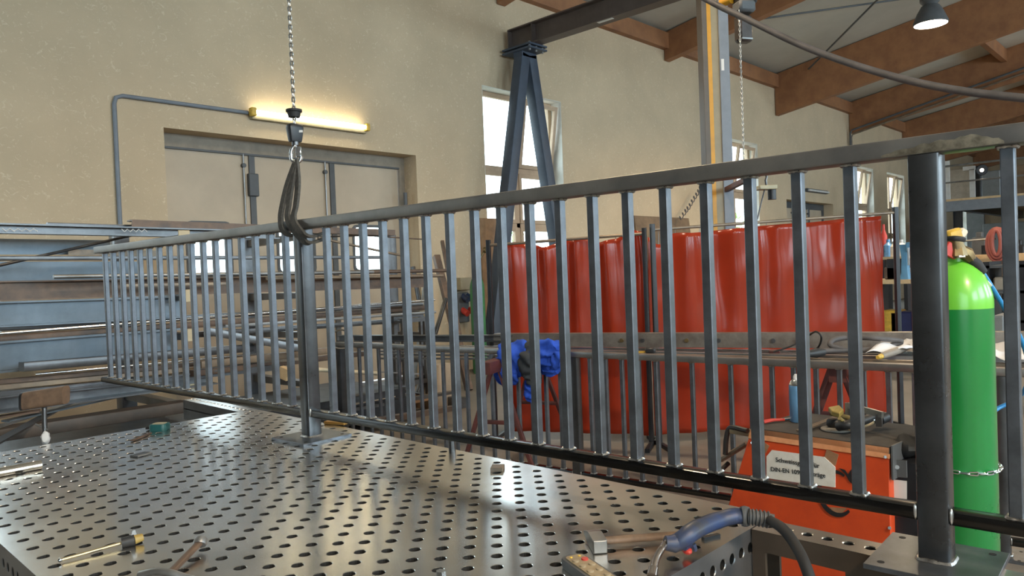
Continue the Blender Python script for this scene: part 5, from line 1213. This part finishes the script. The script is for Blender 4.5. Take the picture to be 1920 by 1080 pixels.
part('railing_rod', MB().tube([(MX+.1, 6.2, zt_m+.48), (MX+.1, -7.4, zt_m+.48)], .025, 8), steel_grey, mz)
def far(name, x0, y0, x1, y1, X, d, m, label, cat, zb=None, bev=.02):
    a, b = atx(x0, y0, X), atx(x1, y1, X); lo = min(a.z, b.z) if zb is None else zb
    return solo(name, MB().bx((X, min(a.y, b.y), lo), (X+d, max(a.y, b.y), max(a.z, b.z))), m, label, cat, smooth=None, bev=bev)
far('panel', 1774, 320, 1826, 372, MX+1.2, .06, osb, 'large beige board standing on the mezzanine', 'board', zt_m)
far('panel', 1840, 322, 1876, 366, MX+2.2, .06, cupb, 'grey panel standing on the mezzanine beside the last baluster', 'panel', zt_m)
far('panel', 1884, 312, 1935, 364, MX+2.4, .08, board, 'brown panel standing on the mezzanine at the right edge', 'panel', zt_m)
far('cabinet', 1823, 312, 1842, 372, MX+2.8, .5, blackm, 'black cabinet between the boards on the mezzanine', 'cabinet', zt_m+.003)
t = thing('white_stand', 'white metal angle piece standing on the mezzanine', 'frame', mx(1822, 330, MX+.9)); X = MX+.9
a, b, c, d = mx(1805, 313, X), mx(1828, 318, X), mx(1817, 318, X), mx(1828, 350, X)
part('cross_piece', MB().bx((X, b.y, b.z), (X+.06, a.y, a.z)), whitep, t, smooth=None); part('upright', MB().bx((X, d.y, zt_m), (X+.06, c.y, c.z)), whitep, t, smooth=None)
q = mx(1773, 318, MX+.9); solo('white_board', MB().bx((X, q.y-.1, zt_m), (X+.05, q.y+.1, q.z+.25)), whitep, 'narrow white board on the mezzanine behind the near post', 'board', smooth=None)
q = mx(1839, 318, MX+.6)
t = thing('work_lamp', 'small glaring work lamp on the mezzanine', 'lamp', (q.x, q.y, q.z))
part('lamp_head', MB().lathe([(.0, -.02), (.1, -.02), (.16, .08), (.14, .1), (.0, .1)], q, 16, (-.8, -.4, -.2)), blackm, t)
part('lamp_glass', MB().sph(q+V((-.06, -.03, -.02)), .06, 12), spotglass, t)
part('stand', MB().cyl((q.x+.05, q.y+.02, zt_m), q+V((.05, .02, 0)), .03, n=8), blackm, t)
# under and beside the mezzanine
far('partition', 1842, 420, 1960, 470, 31, .1, cupb, 'grey partition wall under the mezzanine', 'partition', 0)
far('partition', 1812, 400, 1848, 490, 33, .1, cupb, 'pale grey panel under the mezzanine beside the far window', 'panel', 0)
far('workbench', 1826, 478, 1960, 492, 17.5, .8, woodlight, 'long workbench with a wooden edge behind the last baluster', 'workbench', bev=.01)
wb = [o for o in col.objects if o.name.startswith('workbench')][0]
y0_, y1_ = atx(1826, 478, 17.5).y, atx(1960, 478, 17.5).y; zt_w = atx(1860, 492, 17.5).z
for y in (y0_-.1, (y0_+y1_)/2, y1_+.1):
    part('leg', MB().bx((17.55, y-.05, 0), (18.2, y+.05, zt_w)), blackm, wb, smooth=None)
part('back_panel', MB().bx((18.15, y1_, 0), (18.2, y0_, zt_w)), blackm, wb, smooth=None)
q = atx(1868, 455, 17.0); t = thing('hose_reel', 'bundle of red hoses hanging over the far workbench', 'hose', (q.x, q.y, q.z-.4))
for k in range(3): part('hose_loop', MB().tube([q+V((.03*k, (.07+.05*k)*math.cos(a), (.24+.04*k)*math.sin(a)-.02*k)) for a in [2*PI*i/20 for i in range(21)]], .035, 8), mat('faded_red_hose', (.34, .09, .07), .6) if k == 0 else MATS['faded_red_hose'], t)
part('hanger_rod', MB().cyl(atx(1806, 452, 17.2), atx(1868, 447, 17.2), .02, n=8), steel_grey, t)
part('hose_tail', MB().tube([q+V((0, -.1, -.35)), q+V((0, -.12, -1.0))], .03, 8), steel_brown, t)
for k, (x, y, s, m_, lb) in enumerate(((1838, 476, (.3, .25, .4), grey_d, 'dark machine on the far workbench, leftmost'), (1852, 477, (.3, .2, .25), blackm, 'black tool beside the leftmost machine on the far workbench'), (1896, 478, (.3, .3, .25), grey_d, 'dark machine on the far workbench right of the red hoses'), (1912, 478, (.3, .2, .2), blackm, 'black tool at the right end of the far workbench'))):
    p = atx(x, y, 17.8); tt = MB(); tt.box((p.x, p.y, zt_w+.12+s[2]/2), s); tt.box((p.x, p.y, zt_w+.12+s[2]+.05), (s[0]*.5, s[1]*.5, .12)); solo('machine', tt, m_, lb, 'machine', smooth=None, bev=.02)
# grey bin, cardboard, dark cabinets between cylinder and last baluster
far('cabinet', 1858, 592, 1884, 640, 9.5, .5, cupb, 'grey metal bin on the floor behind the green cylinder', 'bin', 0)
far('box', 1862, 520, 1888, 545, 12.5, .5, osb, 'pale cardboard box on the dark shelf behind the blue hose', 'box')
sh = thing('shelf_unit', 'dark workshop shelf behind the last baluster at right', 'shelf', (12.8, 2.2, 0))
y0_, y1_ = atx(1850, 545, 12.4).y, atx(1985, 545, 12.4).y
for py in (497, 545, 600, 650):
    z = atx(1880, py, 12.4).z; part('shelf_board', MB().bx((12.4, y1_, max(.05, z-.04)), (13.2, y0_, max(.09, z))), steel_tan if py > 560 else grey_d, sh, smooth=None)
for y in (y0_, (y0_+y1_)/2, y1_): part('post', MB().bx((12.4, y-.04, 0), (13.2, y+.04, atx(1880, 490, 12.4).z)), blackm, sh, smooth=None)
for k, (x0_, y0b, x1_, yb, m_, lb, ct) in enumerate(((1885, 505, 1905, 543, blackm, 'black case on the dark shelf, upper board', 'case'), (1906, 512, 1935, 543, grey_blue, 'blue-grey case on the dark shelf, upper board', 'case'), (1862, 560, 1880, 597, grey_d, 'dark grey box on the middle board of the dark shelf', 'box'), (1886, 566, 1910, 597, blackm, 'black box on the middle board of the dark shelf', 'box'), (1905, 606, 1940, 648, woodlight, 'wooden box on the lowest board of the dark shelf', 'box'), (1872, 612, 1898, 648, steel_brown, 'brown box on the lowest board of the dark shelf', 'box'))):
    a, b = atx(x0_, y0b, 12.55), atx(x1_, yb, 12.55); solo('case' if ct == 'case' else 'box', MB().bx((12.5, b.y, b.z+.002), (13.0, a.y, a.z)), m_, lb, ct, smooth=None, bev=.015)
# bench with vice between the curtain and the near post
BX = 11.5
def bq(x, y, X=BX): return atx(x, y, X)
a, b = bq(1655, 525), bq(1704, 530); bt = thing('workbench', 'cluttered workbench between the red curtain and the near post', 'workbench', (BX+.4, (a.y+b.y)/2, 0))
part('bench_top', MB().bx((BX, b.y-.3, a.z-.06), (BX+.8, a.y+.3, a.z)), woodlight, bt, smooth=None)
for y in (b.y-.2, a.y+.2): part('leg', MB().bx((BX+.05, y-.04, 0), (BX+.75, y+.04, a.z-.06)), blackm, bt, smooth=None)
part('bench_shelf', MB().bx((BX+.05, b.y-.2, .35), (BX+.75, a.y+.2, .4)), steel_tan, bt, smooth=None)
zt_b = a.z
for k, (x, w, d, h, m_, nm, lb, ct) in enumerate(((1662, .22, .3, .18, steel_brown, 'tray', 'brown tray on the cluttered workbench by the curtain', 'tray'), (1672, .3, .3, .30, blackm, 'tool_case', 'dark blue case on the cluttered workbench', 'case'), (1698, .2, .25, .16, whitep, 'box', 'white box on the cluttered workbench beside the vice', 'box'))):
    p = bq(x, 520); solo(nm, MB().box((BX+.4, p.y, zt_b+h/2+.001), (d, w, h)), m_, lb, ct, smooth=None, bev=.015)
p = bq(1690, 515); vc = thing('vice', 'light blue bench vice on the cluttered workbench', 'vice', (BX+.2, p.y, zt_b))
part('vice_body', MB().loft([[(BX+.2+u*s, p.y+v*s, zt_b+z) for u, v in R_(.14, .12, .02, 4)] for z, s in ((0, 1.1), (.1, .8), (.3, .7), (.42, .9), (.5, 1.0))]), bluetool, vc)
part('vice_jaw', MB().box((BX+.16, p.y-.1, zt_b+.46), (.12, .14, .14)), bluetool, vc, bev=.02)
part('handle', MB().cyl((BX, p.y-.1, zt_b+.2), (BX, p.y-.1, zt_b+.45), .015, n=8), steel_grey, vc)
p = bq(1660, 600); solo('yellow_crate', MB().box((BX+.4, p.y, .4+.2), (.35, .25, .38)), yellowp, 'yellow crate on the shelf below the cluttered workbench', 'crate', smooth=None, bev=.02)
p = bq(1680, 600); solo('blue_crate', MB().box((BX+.4, p.y, .4+.19), (.35, .3, .36)), mat('navy_plastic', (.02, .03, .12), .5), 'navy crate beside the yellow crate below the workbench', 'crate', smooth=None, bev=.02)
# high shelf with bottles in front of the far windows
X = 14.5; a, b = atx(1652, 482, X), atx(1700, 486, X); st_ = thing('wall_shelf', 'narrow dark bottle shelf in front of the far window', 'shelf', (X, (a.y+b.y)/2, 0))
part('shelf_board', MB().bx((X, b.y, a.z-.05), (X+.4, a.y, a.z)), woodlight, st_, smooth=None)
for y in (a.y-.03, b.y+.03): part('post', MB().bx((X, y-.03, 0), (X+.4, y+.03, a.z-.05)), blackm, st_, smooth=None)
for k, (x, h, r, m_, lb) in enumerate(((1666, .32, .09, canm, 'blue water bottle on the narrow shelf by the far window'), (1676, .28, .08, clearp, 'clear bottle on the narrow shelf by the far window'), (1690, .3, .09, whitep, 'white canister on the narrow shelf by the far window'), (1658, .6, .06, redp, 'slim red bottle on the narrow shelf by the far window'))):
    p = atx(x, 480, X+.2); solo('bottle', MB().lathe([(.0, 0), (r, 0), (r, h*.65), (r*.4, h*.82), (r*.4, h), (.0, h)], (X+.2, p.y, a.z), 14), m_, lb, 'bottle')
